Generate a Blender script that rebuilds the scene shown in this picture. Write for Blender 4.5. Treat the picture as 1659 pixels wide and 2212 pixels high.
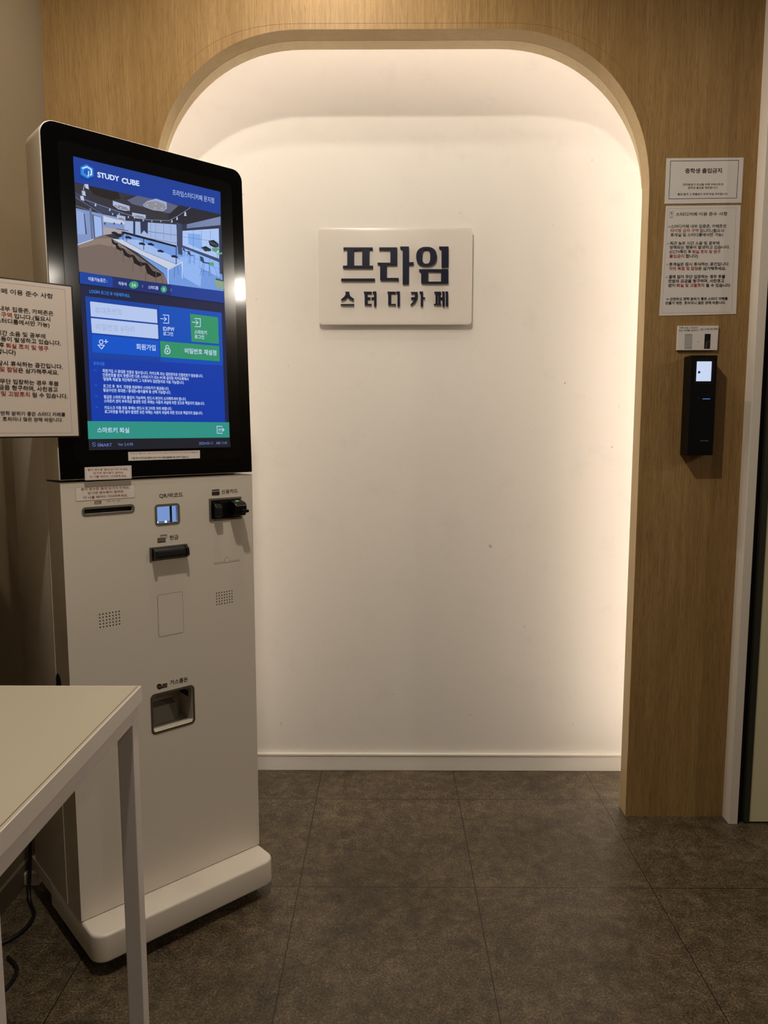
import bpy, bmesh, math, random
from mathutils import Vector, Matrix
R = math.radians
SC = bpy.context.scene
for o in list(bpy.data.objects): bpy.data.objects.remove(o)
COL = SC.collection

# ------------------------------------------------------------------ camera
cam = bpy.data.cameras.new('camera'); co = bpy.data.objects.new('camera', cam); COL.objects.link(co)
SC.camera = co
co.location = (0, 0, 1.162)
co.rotation_euler = (R(90-6.388), 0, R(0.376))
cam.sensor_fit = 'VERTICAL'; cam.sensor_height = 24; cam.lens = 24*1590/2212
cam.clip_start = 0.02

# ------------------------------------------------------------------ world, exposure
w = bpy.data.worlds.new('world'); SC.world = w; w.use_nodes = True
w.node_tree.nodes['Background'].inputs[0].default_value = (1.0, .82, .62, 1)
w.node_tree.nodes['Background'].inputs[1].default_value = 0.01
vs = SC.view_settings
vs.view_transform = 'Standard'; vs.look = 'None'; vs.exposure = 0; vs.gamma = 1; vs.use_curve_mapping = False

# ------------------------------------------------------------------ lamps of the room and added lamps (energy table)
WARM = (1.0, .905, .77)
CEIL = 2.62
DOWN = [  # x, y, watts, spot angle, blend : recessed ceiling downlights, the last two added
    (-.22, .98, 56, 176, .4),
    (-.22, 1.48, 11, 176, .5),
    (-.15, 1.965, 13, 178, .3),
    (3.93, .57, 44, 179, .1),
    (3.3, -.8, 40, 178, .1),  # added lamp, softens the side room lamp's shadow edge in the niche
    (1.0, -1.6, 14, 172, .6),  # added fill lamp standing in for bounce from the rear
]
STRIP = 21       # glow of the light strip hidden behind the arch
ART = {
 'screen': [
  ["P","#1c2040",[[60.7,649.1],[391.8,648.6],[391.8,63.5],[58.9,62.1]]],
  ["P","#173c96",[[60.7,649.1],[391.8,648.6],[389.8,597.1],[59.8,598.4]]],
  ["P","#34323b",[[60.0,597.4],[389.9,598.2],[390.4,422.8],[60.1,423.0]]],
  ["P","#221f20",[[87.7,597.0],[150.4,597.5],[153.9,585.4],[132.9,578.2],[96.8,582.6]]],
  ["P","#5a5f78",[[162.5,589.1],[192.8,599.3],[259.2,599.0],[286.7,596.5],[283.5,579.2],[255.8,576.0],[178.9,579.5]]],
  ["P","#2b2b36",[[162.6,591.1],[190.6,598.9],[170.8,586.8],[162.2,584.1]]],
  ["P","#262630",[[286.8,598.7],[389.9,598.2],[389.7,592.7],[301.3,559.4],[280.3,559.8],[259.6,560.2],[260.2,572.7]]],
  ["P","#3c4158",[[59.6,580.6],[112.9,548.0],[160.6,554.0],[160.9,558.0],[107.7,563.5],[59.0,570.1]]],
  ["P","#7f93c4",[[59.4,548.3],[89.9,547.5],[115.9,546.6],[160.2,546.0],[158.8,518.8],[113.6,504.1],[91.9,491.6],[59.6,476.6]]],
  ["P","#8fa6d8",[[59.9,544.6],[74.9,542.7],[76.5,499.7],[60.4,496.9]]],
  ["P","#9db6ea",[[95.6,541.8],[111.6,540.9],[111.6,503.7],[95.1,497.0]]],
  ["P","#c3cbe0",[[115.7,543.6],[159.9,539.9],[159.6,533.9],[115.1,531.8]]],
  ["P","#a89f9d",[[114.5,520.9],[159.0,521.8],[158.7,515.7],[113.7,506.0]]],
  ["P","#9fb4dd",[[160.0,541.9],[278.9,555.3],[277.3,498.4],[158.5,513.7]]],
  ["P","#303a58",[[179.4,547.5],[184.1,547.3],[182.6,517.8],[177.9,518.0]]],
  ["P","#2c3450",[[195.0,549.3],[212.0,549.4],[210.6,522.7],[202.2,529.3],[194.8,519.9]]],
  ["L","#5c75ae",0.6,[[218.6,548.6],[216.8,513.5]]],
  ["L","#5c75ae",0.6,[[229.8,550.6],[228.0,515.3]]],
  ["L","#5c75ae",0.6,[[248.6,554.0],[246.8,518.5]]],
  ["L","#5c75ae",0.6,[[265.1,557.0],[263.4,521.3]]],
  ["L","#46598a",0.9,[[211.0,528.8],[277.8,532.1]]],
  ["L","#46598a",0.7,[[210.2,514.4],[277.0,515.1]]],
  ["P","#3b4a78",[[119.8,528.7],[119.7,528.1],[119.5,527.5],[119.2,526.9],[118.8,526.5],[118.3,526.1],[117.8,526.0],[117.4,526.0],[116.9,526.1],[116.6,526.4],[116.3,526.9],[116.2,527.4],[116.1,528.0],[116.2,528.6],[116.4,529.3],[116.8,529.8],[117.2,530.2],[117.6,530.6],[118.1,530.7],[118.6,530.7],[119.0,530.6],[119.4,530.3],[119.6,529.8],[119.8,529.3]]],
  ["P","#3b4a78",[[139.5,532.2],[139.4,531.6],[139.2,531.0],[138.8,530.4],[138.4,530.0],[138.0,529.7],[137.5,529.5],[137.0,529.5],[136.6,529.7],[136.2,530.0],[135.9,530.4],[135.8,531.0],[135.7,531.6],[135.8,532.2],[136.0,532.8],[136.4,533.4],[136.8,533.8],[137.2,534.1],[137.7,534.3],[138.2,534.3],[138.7,534.1],[139.0,533.8],[139.3,533.4],[139.5,532.8]]],
  ["P","#3b4a78",[[155.2,535.1],[155.2,534.5],[154.9,533.8],[154.6,533.3],[154.2,532.8],[153.7,532.5],[153.2,532.3],[152.7,532.3],[152.3,532.5],[151.9,532.8],[151.6,533.2],[151.5,533.8],[151.4,534.4],[151.5,535.0],[151.8,535.6],[152.1,536.2],[152.5,536.7],[153.0,537.0],[153.5,537.2],[154.0,537.2],[154.4,537.0],[154.8,536.7],[155.1,536.2],[155.2,535.7]]],
  ["P","#62708f",[[87.3,553.7],[91.7,553.6],[91.9,492.6],[88.3,491.0]]],
  ["P","#4d5a7c",[[92.2,542.1],[95.6,541.8],[96.5,495.3],[93.6,494.8]]],
  ["L","#505c80",1.2,[[95.5,540.8],[111.5,539.9],[112.3,498.0],[96.5,495.3]]],
  ["P","#20243a",[[75.8,540.0],[77.1,539.8],[79.5,500.2],[77.5,499.8]]],
  ["P","#75665f",[[59.5,474.7],[91.9,492.6],[113.7,505.1],[132.9,501.4],[242.5,442.9],[252.9,422.9],[60.1,423.0]]],
  ["P","#8b7a70",[[61.6,477.9],[104.1,496.6],[130.8,501.1],[165.4,482.8],[103.5,484.7],[63.2,470.5]]],
  ["P","#6f97dc",[[158.5,513.7],[277.9,509.0],[288.8,493.8],[387.9,465.0],[390.4,422.8],[252.9,422.9],[242.6,445.0],[145.4,503.5]]],
  ["P","#8fb2ee",[[281.4,486.3],[295.7,488.5],[335.5,466.5],[331.3,426.9],[291.2,443.2]]],
  ["L","#cdd8f0",1.4,[[60.0,476.3],[91.9,492.2]]],
  ["P","#3c4462",[[277.9,559.3],[294.2,558.1],[288.7,490.6],[279.4,492.3]]],
  ["P","#2f3348",[[291.8,557.7],[389.7,592.7],[388.3,561.9],[291.2,544.9]]],
  ["P","#7f8fb8",[[303.7,559.8],[389.2,593.1],[388.3,573.9],[303.3,551.3]]],
  ["L","#4a5578",0.5,[[304.8,558.3],[388.3,590.7]]],
  ["L","#4a5578",0.5,[[304.8,557.0],[388.2,587.6]]],
  ["L","#4a5578",0.5,[[304.7,555.7],[388.1,584.6]]],
  ["L","#4a5578",0.5,[[304.7,554.5],[387.9,581.5]]],
  ["L","#4a5578",0.5,[[304.6,553.2],[387.8,578.4]]],
  ["L","#4a5578",0.5,[[304.5,551.9],[387.6,575.3]]],
  ["P","#a9c3f2",[[292.4,544.0],[383.9,565.5],[381.6,496.1],[290.9,512.8]]],
  ["P","#7fa9ea",[[305.2,541.0],[336.6,544.2],[337.5,510.0],[305.3,517.6]]],
  ["L","#5670a8",0.7,[[318.8,549.7],[316.8,506.7]]],
  ["L","#5670a8",0.7,[[339.5,553.3],[337.5,510.0]]],
  ["L","#5670a8",0.7,[[361.8,557.2],[359.8,513.5]]],
  ["L","#5670a8",0.7,[[293.0,531.5],[382.8,534.7]]],
  ["P","#3a4868",[[289.7,512.6],[381.7,497.2],[385.2,490.0],[289.5,507.7]]],
  ["P","#8db4f4",[[289.5,507.7],[381.3,489.4],[383.6,453.4],[290.7,483.5]]],
  ["L","#5b7cc0",0.7,[[291.3,496.3],[384.4,473.4]]],
  ["L","#5b7cc0",0.6,[[308.2,503.2],[306.9,475.3]]],
  ["L","#5b7cc0",0.6,[[332.1,499.4],[330.8,470.1]]],
  ["L","#5b7cc0",0.6,[[356.5,495.6],[355.2,464.9]]],
  ["P","#2c3450",[[383.5,567.6],[389.4,568.6],[387.8,462.8],[381.5,464.1]]],
  ["P","#9fb9ea",[[154.8,502.1],[188.1,507.7],[289.3,478.0],[273.6,469.3],[200.0,486.2]]],
  ["P","#c4cde0",[[130.8,500.1],[154.8,502.1],[200.0,486.2],[273.6,469.3],[252.2,455.7]]],
  ["L","#27304c",1.0,[[130.7,499.5],[252.2,455.7]]],
  ["L","#2a3350",0.8,[[154.8,501.5],[197.8,485.9],[273.6,469.3]]],
  ["P","#14141f",[[152.5,518.3],[158.8,519.4],[275.6,509.6],[275.8,505.5],[152.3,515.1]]],
  ["L","#1c1f2e",1.0,[[155.6,517.2],[154.8,502.1]]],
  ["L","#1c1f2e",1.2,[[163.5,516.6],[162.7,500.4]]],
  ["L","#1c1f2e",1.5,[[200.3,512.7],[199.5,489.2]]],
  ["L","#1c1f2e",1.8,[[275.5,508.6],[273.6,469.3]]],
  ["L","#cfdcf6",1.9,[[253.8,456.0],[252.3,423.7]]],
  ["L","#cfdcf6",1.6,[[288.5,476.8],[286.8,440.4]]],
  ["P","#c4cde0",[[252.2,455.7],[289.3,478.0],[289.1,474.8],[252.0,452.2]]],
  ["L","#27304c",1.2,[[142.3,521.8],[167.4,522.3]]],
  ["P","#15131a",[[129.6,498.9],[132.1,498.8],[136.7,493.3],[143.5,492.5],[143.9,490.6],[138.6,487.8],[131.6,490.3]]],
  ["L","#6b4a40",0.6050000000000001,[[130.5,490.9],[129.8,481.5]]],
  ["L","#6b4a40",0.6050000000000001,[[139.6,495.7],[139.0,483.0]]],
  ["L","#6b4a40",0.49500000000000005,[[144.0,490.9],[144.7,483.3]]],
  ["L","#6b4a40",0.66,[[135.0,494.9],[140.2,495.2]]],
  ["P","#15131a",[[137.2,492.2],[140.4,492.0],[146.3,485.1],[155.0,483.9],[155.6,481.5],[148.8,478.1],[139.8,481.2]]],
  ["L","#6b4a40",0.77,[[138.4,482.0],[137.4,470.0]]],
  ["L","#6b4a40",0.77,[[150.1,488.0],[149.2,471.8]]],
  ["L","#6b4a40",0.63,[[155.6,481.9],[156.6,472.3]]],
  ["L","#6b4a40",0.84,[[144.2,487.1],[150.8,487.5]]],
  ["P","#15131a",[[152.0,483.7],[156.0,483.4],[163.2,474.9],[174.0,473.4],[174.8,470.5],[166.4,466.3],[155.3,470.2]]],
  ["L","#6b4a40",0.935,[[153.5,471.1],[152.4,456.5]]],
  ["L","#6b4a40",0.935,[[167.9,478.5],[166.9,458.6]]],
  ["L","#6b4a40",0.765,[[174.8,471.0],[176.0,459.1]]],
  ["L","#6b4a40",1.02,[[160.7,477.4],[168.8,477.8]]],
  ["P","#15131a",[[172.3,473.8],[177.2,473.5],[186.4,462.7],[200.0,460.9],[201.0,457.1],[190.4,451.9],[176.4,457.0]]],
  ["L","#6b4a40",1.1550000000000002,[[174.2,458.1],[172.8,439.8]]],
  ["L","#6b4a40",1.1550000000000002,[[192.3,467.2],[191.1,442.4]]],
  ["L","#6b4a40",0.9450000000000001,[[201.0,457.8],[202.6,442.9]]],
  ["L","#6b4a40",1.26,[[183.2,465.9],[193.4,466.3]]],
  ["P","#15131a",[[199.1,461.5],[205.6,461.1],[217.8,447.0],[235.8,444.5],[237.1,439.6],[223.1,432.9],[204.5,439.6]]],
  ["L","#6b4a40",1.4850000000000003,[[201.7,441.2],[199.9,417.3]]],
  ["L","#6b4a40",1.4850000000000003,[[225.6,452.9],[224.0,420.4]]],
  ["L","#6b4a40",1.215,[[237.1,440.4],[239.2,421.0]]],
  ["L","#6b4a40",1.62,[[213.5,451.1],[227.0,451.7]]],
  ["P","#161a2c",[[188.8,501.1],[196.6,503.6],[204.1,500.7],[202.8,498.1],[189.8,498.0]]],
  ["P","#161a2c",[[208.6,503.3],[216.4,505.8],[224.1,503.0],[222.8,500.3],[209.5,500.2]]],
  ["P","#161a2c",[[230.2,492.4],[238.2,494.9],[246.0,492.0],[244.7,489.3],[231.2,489.2]]],
  ["P","#161a2c",[[261.7,485.8],[269.9,488.4],[277.9,485.4],[276.6,482.6],[262.7,482.6]]],
  ["P","#161a2c",[[159.4,509.3],[166.9,511.7],[174.2,509.0],[173.0,506.3],[160.3,506.2]]],
  ["P","#161a2c",[[138.5,509.7],[145.9,512.2],[153.1,509.4],[151.9,506.8],[139.4,506.7]]],
  ["P","#161a2c",[[130.4,513.3],[137.8,515.7],[144.9,513.0],[143.7,510.4],[131.3,510.2]]],
  ["L","#2a3350",0.8,[[269.8,462.5],[267.1,439.9]]],
  ["L","#2a3350",0.8,[[275.8,466.5],[277.8,448.1]]],
  ["P","#33405f",[[290.6,507.0],[294.8,506.2],[296.0,501.3],[303.1,501.1],[302.4,500.0],[294.5,499.8],[291.1,501.8]]],
  ["L","#33405f",0.36,[[294.5,499.8],[289.6,484.4]]],
  ["L","#33405f",0.36,[[296.0,500.0],[293.8,485.0]]],
  ["L","#33405f",0.36,[[301.7,500.9],[303.9,486.5]]],
  ["L","#33405f",0.36,[[302.4,501.0],[301.0,486.1]]],
  ["L","#33405f",0.3,[[291.5,490.4],[302.9,490.9]]],
  ["P","#33405f",[[302.2,502.6],[307.9,501.4],[309.5,494.9],[319.1,494.6],[318.1,493.1],[307.5,492.9],[302.9,495.5]]],
  ["L","#33405f",0.48,[[307.5,492.9],[300.8,472.2]]],
  ["L","#33405f",0.48,[[309.4,493.1],[306.6,473.1]]],
  ["L","#33405f",0.48,[[317.2,494.3],[320.1,475.0]]],
  ["L","#33405f",0.48,[[318.1,494.5],[316.2,474.5]]],
  ["L","#33405f",0.4,[[303.5,480.3],[318.8,480.9]]],
  ["P","#33405f",[[332.0,495.6],[340.3,493.9],[342.7,484.3],[356.9,483.9],[355.4,481.6],[339.7,481.3],[332.9,485.3]]],
  ["L","#33405f",0.69,[[339.7,481.3],[329.9,451.3]]],
  ["L","#33405f",0.69,[[342.6,481.8],[338.4,452.5]]],
  ["L","#33405f",0.69,[[354.0,483.4],[358.5,455.2]]],
  ["L","#33405f",0.69,[[355.5,483.7],[352.7,454.4]]],
  ["L","#33405f",0.575,[[333.8,463.1],[356.6,463.7]]],
  ["P","#a9b8dc",[[136.9,577.5],[172.6,573.6],[172.2,564.2],[161.1,562.0],[146.8,562.6],[136.4,568.1]]],
  ["P","#8a8590",[[137.7,568.8],[149.0,571.2],[165.2,570.3],[171.6,564.8],[159.4,563.9],[146.9,564.2]]],
  ["P","#a9b8dc",[[177.3,561.5],[207.4,562.2],[207.0,554.6],[197.8,552.2],[185.7,551.3],[176.9,554.1]]],
  ["P","#8a8590",[[178.3,554.7],[187.6,557.9],[201.1,558.1],[206.4,555.3],[196.3,553.6],[185.8,552.9]]],
  ["P","#a9b8dc",[[143.8,550.8],[162.1,550.3],[161.7,542.2],[156.1,540.4],[148.7,540.1],[143.4,542.8]]],
  ["P","#8a8590",[[144.6,543.5],[149.9,546.0],[158.2,545.6],[161.1,542.9],[155.2,541.8],[148.8,541.7]]],
  ["P","#9aa7c8",[[201.4,581.9],[211.9,591.7],[232.3,601.2],[256.9,598.6],[256.6,584.5],[246.8,577.2],[224.3,575.2],[206.9,577.9]]],
  ["P","#8c8a94",[[202.7,582.6],[214.1,590.9],[232.0,595.7],[249.8,593.5],[255.1,586.2],[244.6,578.4],[224.4,576.6],[209.1,578.9]]],
  ["P","#dfe6f5",[[212.8,583.5],[212.8,583.3],[212.6,583.1],[212.4,582.9],[212.1,582.7],[211.8,582.5],[211.5,582.4],[211.1,582.4],[210.8,582.4],[210.5,582.5],[210.3,582.6],[210.2,582.8],[210.2,583.0],[210.2,583.2],[210.4,583.4],[210.6,583.7],[210.9,583.8],[211.2,584.0],[211.5,584.1],[211.9,584.1],[212.2,584.1],[212.5,584.0],[212.7,583.9],[212.8,583.7]]],
  ["P","#dfe6f5",[[232.6,590.1],[232.5,589.8],[232.4,589.6],[232.2,589.4],[231.9,589.2],[231.6,589.1],[231.2,589.0],[230.9,588.9],[230.5,588.9],[230.3,589.0],[230.1,589.2],[229.9,589.3],[229.9,589.5],[230.0,589.8],[230.1,590.0],[230.3,590.2],[230.6,590.4],[230.9,590.5],[231.3,590.6],[231.6,590.7],[232.0,590.6],[232.2,590.6],[232.4,590.4],[232.6,590.3]]],
  ["P","#dfe6f5",[[246.2,583.5],[246.1,583.3],[246.0,583.0],[245.7,582.8],[245.5,582.6],[245.1,582.5],[244.8,582.4],[244.4,582.3],[244.1,582.4],[243.8,582.4],[243.6,582.6],[243.5,582.7],[243.4,583.0],[243.5,583.2],[243.7,583.4],[243.9,583.6],[244.2,583.8],[244.5,584.0],[244.9,584.0],[245.2,584.1],[245.5,584.1],[245.8,584.0],[246.0,583.9],[246.1,583.7]]],
  ["P","#dfe6f5",[[230.8,580.7],[230.7,580.5],[230.6,580.3],[230.4,580.0],[230.1,579.9],[229.8,579.7],[229.4,579.6],[229.1,579.6],[228.7,579.6],[228.5,579.7],[228.3,579.8],[228.1,580.0],[228.1,580.2],[228.2,580.4],[228.3,580.6],[228.5,580.8],[228.8,581.0],[229.1,581.2],[229.5,581.3],[229.8,581.3],[230.2,581.3],[230.4,581.2],[230.6,581.1],[230.8,580.9]]],
  ["P","#dfe6f5",[[147.0,568.8],[147.0,568.6],[146.8,568.4],[146.6,568.2],[146.3,568.0],[146.0,567.9],[145.7,567.8],[145.4,567.8],[145.1,567.8],[144.8,567.9],[144.6,568.0],[144.5,568.1],[144.5,568.3],[144.5,568.6],[144.7,568.8],[144.9,569.0],[145.2,569.2],[145.5,569.3],[145.8,569.4],[146.1,569.4],[146.4,569.4],[146.7,569.3],[146.9,569.2],[147.0,569.0]]],
  ["P","#dfe6f5",[[154.2,566.7],[154.1,566.5],[154.0,566.2],[153.8,566.0],[153.5,565.9],[153.2,565.7],[152.9,565.6],[152.5,565.6],[152.2,565.6],[152.0,565.7],[151.8,565.8],[151.7,566.0],[151.6,566.2],[151.7,566.4],[151.8,566.6],[152.0,566.8],[152.3,567.0],[152.6,567.1],[153.0,567.2],[153.3,567.3],[153.6,567.2],[153.8,567.2],[154.0,567.0],[154.1,566.9]]],
  ["L","#8d9ac0",0.8,[[74.4,568.4],[113.7,562.7],[160.7,556.0],[203.4,551.9],[259.5,559.7],[283.3,575.0],[313.8,598.1]]],
  ["L","#7582a8",0.9,[[60.5,568.5],[110.9,547.0]]],
  ["L","#7582a8",0.8,[[60.0,552.2],[90.0,548.0]]],
  ["P","#aebfe4",[[99.2,564.9],[101.3,565.4],[101.7,559.5],[98.1,558.8]]],
  ["P","#aebfe4",[[128.5,560.6],[130.5,561.0],[130.8,555.7],[127.5,555.1]]],
  ["P","#aebfe4",[[148.0,554.7],[149.5,555.0],[149.8,551.0],[147.3,550.6]]],
  ["P","#aebfe4",[[167.8,552.5],[169.4,552.8],[169.7,548.8],[167.1,548.3]]],
  ["P","#aebfe4",[[181.1,554.0],[182.6,554.3],[183.0,550.2],[180.4,549.8]]],
  ["P","#aebfe4",[[200.4,551.9],[202.0,552.2],[202.3,548.1],[199.7,547.6]]],
  ["P","#aebfe4",[[266.1,562.7],[268.4,563.1],[268.8,557.5],[265.1,556.8]]],
  ["P","#aebfe4",[[278.6,571.2],[281.2,571.7],[281.7,565.4],[277.5,564.6]]],
  ["P","#aebfe4",[[298.5,585.5],[301.9,586.2],[302.7,577.7],[297.0,576.7]]],
  ["P","#aebfe4",[[240.6,556.9],[242.0,557.1],[242.2,553.7],[240.0,553.3]]],
  ["P","#aebfe4",[[219.9,553.1],[221.2,553.3],[221.5,549.9],[219.3,549.5]]],
  ["P","#aebfe4",[[134.2,552.1],[135.7,552.4],[136.0,548.5],[133.5,548.0]]],
  ["P","#b9c4de",[[80.4,598.7],[87.1,599.8],[88.1,589.8],[81.1,591.4]]],
  ["P","#b9c4de",[[73.3,583.9],[80.0,584.9],[81.0,574.9],[74.1,576.6]]],
  ["P","#b9c4de",[[69.8,573.6],[76.5,574.6],[77.5,564.6],[70.6,566.3]]],
  ["L","#9aa4c0",1.4,[[80.0,598.2],[73.9,576.0]]],
  ["P","#10181c",[[355.2,532.7],[368.4,537.1],[381.1,530.0],[380.3,522.2],[367.6,520.2],[357.8,523.6]]],
  ["P","#10181c",[[335.3,515.0],[347.8,519.8],[361.1,514.8],[359.7,510.2],[344.8,507.9]]],
  ["L","#8fb2ee",0.35,[[358.2,532.3],[362.9,525.9]]],
  ["L","#8fb2ee",0.3,[[337.7,515.4],[340.4,509.3]]],
  ["L","#8fb2ee",0.35,[[362.1,531.7],[366.6,525.2]]],
  ["L","#8fb2ee",0.3,[[342.1,515.0],[344.6,509.6]]],
  ["L","#8fb2ee",0.35,[[366.1,531.0],[370.3,524.5]]],
  ["L","#8fb2ee",0.3,[[346.5,514.6],[348.8,509.8]]],
  ["L","#8fb2ee",0.35,[[370.1,530.4],[374.0,523.8]]],
  ["L","#8fb2ee",0.3,[[351.0,514.3],[353.0,510.0]]],
  ["L","#8fb2ee",0.35,[[374.0,529.7],[377.8,523.1]]],
  ["L","#8fb2ee",0.3,[[355.4,513.9],[357.2,510.2]]],
  ["P","#5f9a72",[[362.5,517.2],[372.7,521.0],[383.9,519.5],[372.2,510.0],[363.5,511.9]]],
  ["P","#6ba57c",[[377.1,508.6],[388.7,512.5],[389.8,509.4],[379.5,504.5]]],
  ["P","#5da06c",[[354.8,484.4],[364.9,487.0],[367.9,480.9],[360.7,476.6],[355.8,478.5]]],
  ["L","#3f5f68",0.7,[[372.4,515.5],[378.9,492.4],[379.6,450.6]]],
  ["L","#3f5f68",0.6,[[363.2,478.0],[370.5,471.4],[374.5,450.0]]],
  ["L","#3f5f68",0.6,[[383.4,508.4],[384.6,477.8],[382.2,451.0]]],
  ["P","#86a08c",[[367.0,451.2],[390.2,448.7],[390.3,427.6],[371.1,428.6],[366.1,442.3]]],
  ["P","#3a4a44",[[369.6,451.5],[389.8,449.3],[389.6,446.4],[369.4,448.0]]],
  ["P","#15409c",[[59.7,423.6],[127.9,421.6],[126.7,399.7],[59.5,399.7]]],
  ["P","#1a2c70",[[127.9,421.6],[390.0,424.4],[389.4,397.6],[126.7,399.7]]],
  ["P","#173a90",[[258.1,423.0],[390.0,424.4],[389.4,397.6],[256.9,398.5]]],
  ["T","이용가능공간 :",77.1,411.3,115.8,412.1,7.8,"#c3d4f4",1],
  ["T","자유석",139.5,410.4,156.9,410.5,7.3,"#c3d4f4",1],
  ["P","#3c9a6c",[[183.3,412.4],[182.8,410.3],[181.7,408.3],[179.9,406.4],[177.7,404.9],[175.2,403.8],[172.5,403.2],[169.8,403.2],[167.3,403.6],[165.3,404.6],[163.7,406.0],[162.8,407.8],[162.5,409.8],[163.0,411.8],[164.1,413.9],[165.8,415.7],[168.0,417.2],[170.6,418.3],[173.3,418.9],[175.9,419.0],[178.4,418.6],[180.5,417.6],[182.1,416.2],[183.0,414.4]]],
  ["T","54",168.5,410.5,177.2,410.9,6.9,"#c3d4f4",1],
  ["L","#c3d4f4",0.5,[[192.5,413.6],[192.5,408.2]]],
  ["T","스터디룸",205.0,410.7,228.0,411.4,7.5,"#c3d4f4",1],
  ["P","#3c9a6c",[[247.9,411.3],[247.6,409.4],[246.8,407.5],[245.5,405.9],[244.0,404.5],[242.2,403.6],[240.4,403.1],[238.5,403.1],[236.9,403.7],[235.5,404.7],[234.4,406.0],[233.8,407.7],[233.6,409.6],[234.0,411.5],[234.8,413.3],[236.0,415.0],[237.5,416.3],[239.2,417.3],[241.1,417.8],[242.9,417.8],[244.6,417.3],[246.1,416.3],[247.1,414.9],[247.8,413.2]]],
  ["T","0",238.8,410.2,242.9,410.5,6.5,"#c3d4f4",1],
  ["L","#c3d4f4",0.5,[[257.9,413.6],[257.9,408.0]]],
  ["T","LOGIN",77.7,386.3,98.8,387.2,6.4,"#2f86e6",1],
  ["T","로그인 후 이용해주세요.",101.5,386.6,163.6,387.0,7.8,"#2f7fe0",1],
  ["P","#12409e",[[68.5,375.6],[381.6,374.6],[380.3,253.5],[68.9,251.9]]],
  ["P","#0f39a4",[[68.9,251.9],[380.3,253.5],[380.2,122.2],[68.3,122.3]]],
  ["P","#0b4cb4",[[229.2,374.4],[381.6,374.6],[380.3,253.5],[225.6,252.8]]],  # brighter right half: viewing-angle glare painted into the panel colour
  ["R","#b3c5ec",1.6,[[78.0,366.1],[222.5,365.2],[222.4,335.8],[78.0,335.9]]],
  ["R","#b3c5ec",1.6,[[77.8,332.6],[223.1,332.6],[222.9,302.1],[78.4,302.8]]],
  ["T","휴대폰번호",87.1,349.4,145.2,351.4,13.5,"#9aabcf",0],
  ["T","비밀번호 6자리",87.3,316.2,168.8,317.7,13.6,"#9aabcf",0],
  ["P","#0a52c4",[[78.2,299.4],[224.1,297.8],[224.0,263.1],[77.6,263.2]]],
  ["P","#2f8f66",[[226.2,298.0],[371.9,297.9],[371.5,262.7],[226.4,263.3]]],
  ["P","#2f8f66",[[301.0,364.2],[371.7,363.2],[371.5,302.7],[301.9,302.7]]],
  ["T","ID/PW",234.9,325.3,261.8,326.5,8.7,"#c3d4f4",1],
  ["T","로그인",234.4,314.6,257.9,315.4,8.6,"#c3d4f4",1],
  ["T","스마트키",310.2,325.0,341.1,325.6,9.0,"#c3d4f4",1],
  ["T","로그인",310.0,314.3,333.8,314.9,9.0,"#c3d4f4",1],
  ["L","#c3d4f4",1.6,[[236.1,354.8],[249.3,355.6],[248.5,338.2],[235.8,337.6]]],
  ["L","#c3d4f4",1.5,[[230.2,346.4],[243.4,346.6]]],
  ["L","#c3d4f4",1.5,[[238.7,351.0],[243.9,346.7],[238.5,342.1]]],
  ["L","#c3d4f4",1.6,[[312.1,354.7],[326.2,355.5],[325.4,337.6],[311.9,336.9]]],
  ["L","#c3d4f4",1.5,[[305.9,346.0],[319.9,346.3]]],
  ["L","#c3d4f4",1.5,[[314.9,350.8],[320.5,346.3],[314.7,341.6]]],
  ["T","회원가입",171.7,281.8,215.2,282.3,12.5,"#c3d4f4",1],
  ["T","비밀번호 재설정",284.5,281.3,363.8,281.6,12.1,"#c3d4f4",1],
  ["L","#c3d4f4",1.6,[[96.3,289.7],[99.9,289.3],[99.9,285.2],[98.3,282.0],[94.4,281.9],[92.8,284.7],[93.3,288.5],[96.3,289.7]]],
  ["L","#c3d4f4",1.7,[[89.6,278.9],[102.8,279.2],[96.5,271.5],[89.6,278.9]]],
  ["L","#c3d4f4",1.6,[[106.6,291.5],[106.5,283.8]]],
  ["L","#c3d4f4",1.6,[[102.7,287.3],[110.6,287.2]]],
  ["L","#c3d4f4",2.0,[[242.5,283.5],[247.2,282.3],[249.2,278.6],[247.6,273.6],[242.5,271.0],[237.6,272.4],[236.4,277.2],[238.3,281.2],[242.5,283.5]]],
  ["L","#c3d4f4",1.6,[[238.9,282.5],[239.4,287.6],[242.8,290.2],[246.0,287.8],[246.1,282.7]]],
  ["P","#c3d4f4",[[244.4,277.2],[244.3,276.6],[244.1,276.1],[243.8,275.6],[243.4,275.2],[242.9,274.9],[242.4,274.8],[241.9,274.9],[241.4,275.1],[241.0,275.4],[240.7,275.8],[240.6,276.4],[240.5,277.0],[240.6,277.6],[240.9,278.1],[241.2,278.6],[241.6,279.0],[242.1,279.3],[242.6,279.4],[243.1,279.4],[243.5,279.2],[243.9,278.8],[244.2,278.4],[244.4,277.8]]],
  ["T","유의사항",77.9,241.1,101.0,240.7,7.4,"#2f7fe0",1],
  ["T","01",78.1,227.4,83.2,227.5,3.9,"#2568cc",0],
  ["T","02",78.0,196.5,83.1,196.5,3.9,"#2568cc",0],
  ["T","03",77.9,173.9,83.0,173.8,3.9,"#2568cc",0],
  ["T","04",77.8,151.4,82.9,151.3,3.9,"#2568cc",0],
  ["T","회원가입 시 휴대폰 인증은 필수입니다. 카카오톡 또는 일반문자로 인증번호가 발송됩니다.",96.1,226.9,326.8,226.8,7.4,"#c3d4f4",1],
  ["T","인증번호를 받지 못했다면 다른 스마트기기 또는 PC에 설치된 카카오톡에서",95.9,218.5,290.2,218.3,7.3,"#c3d4f4",1],
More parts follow.
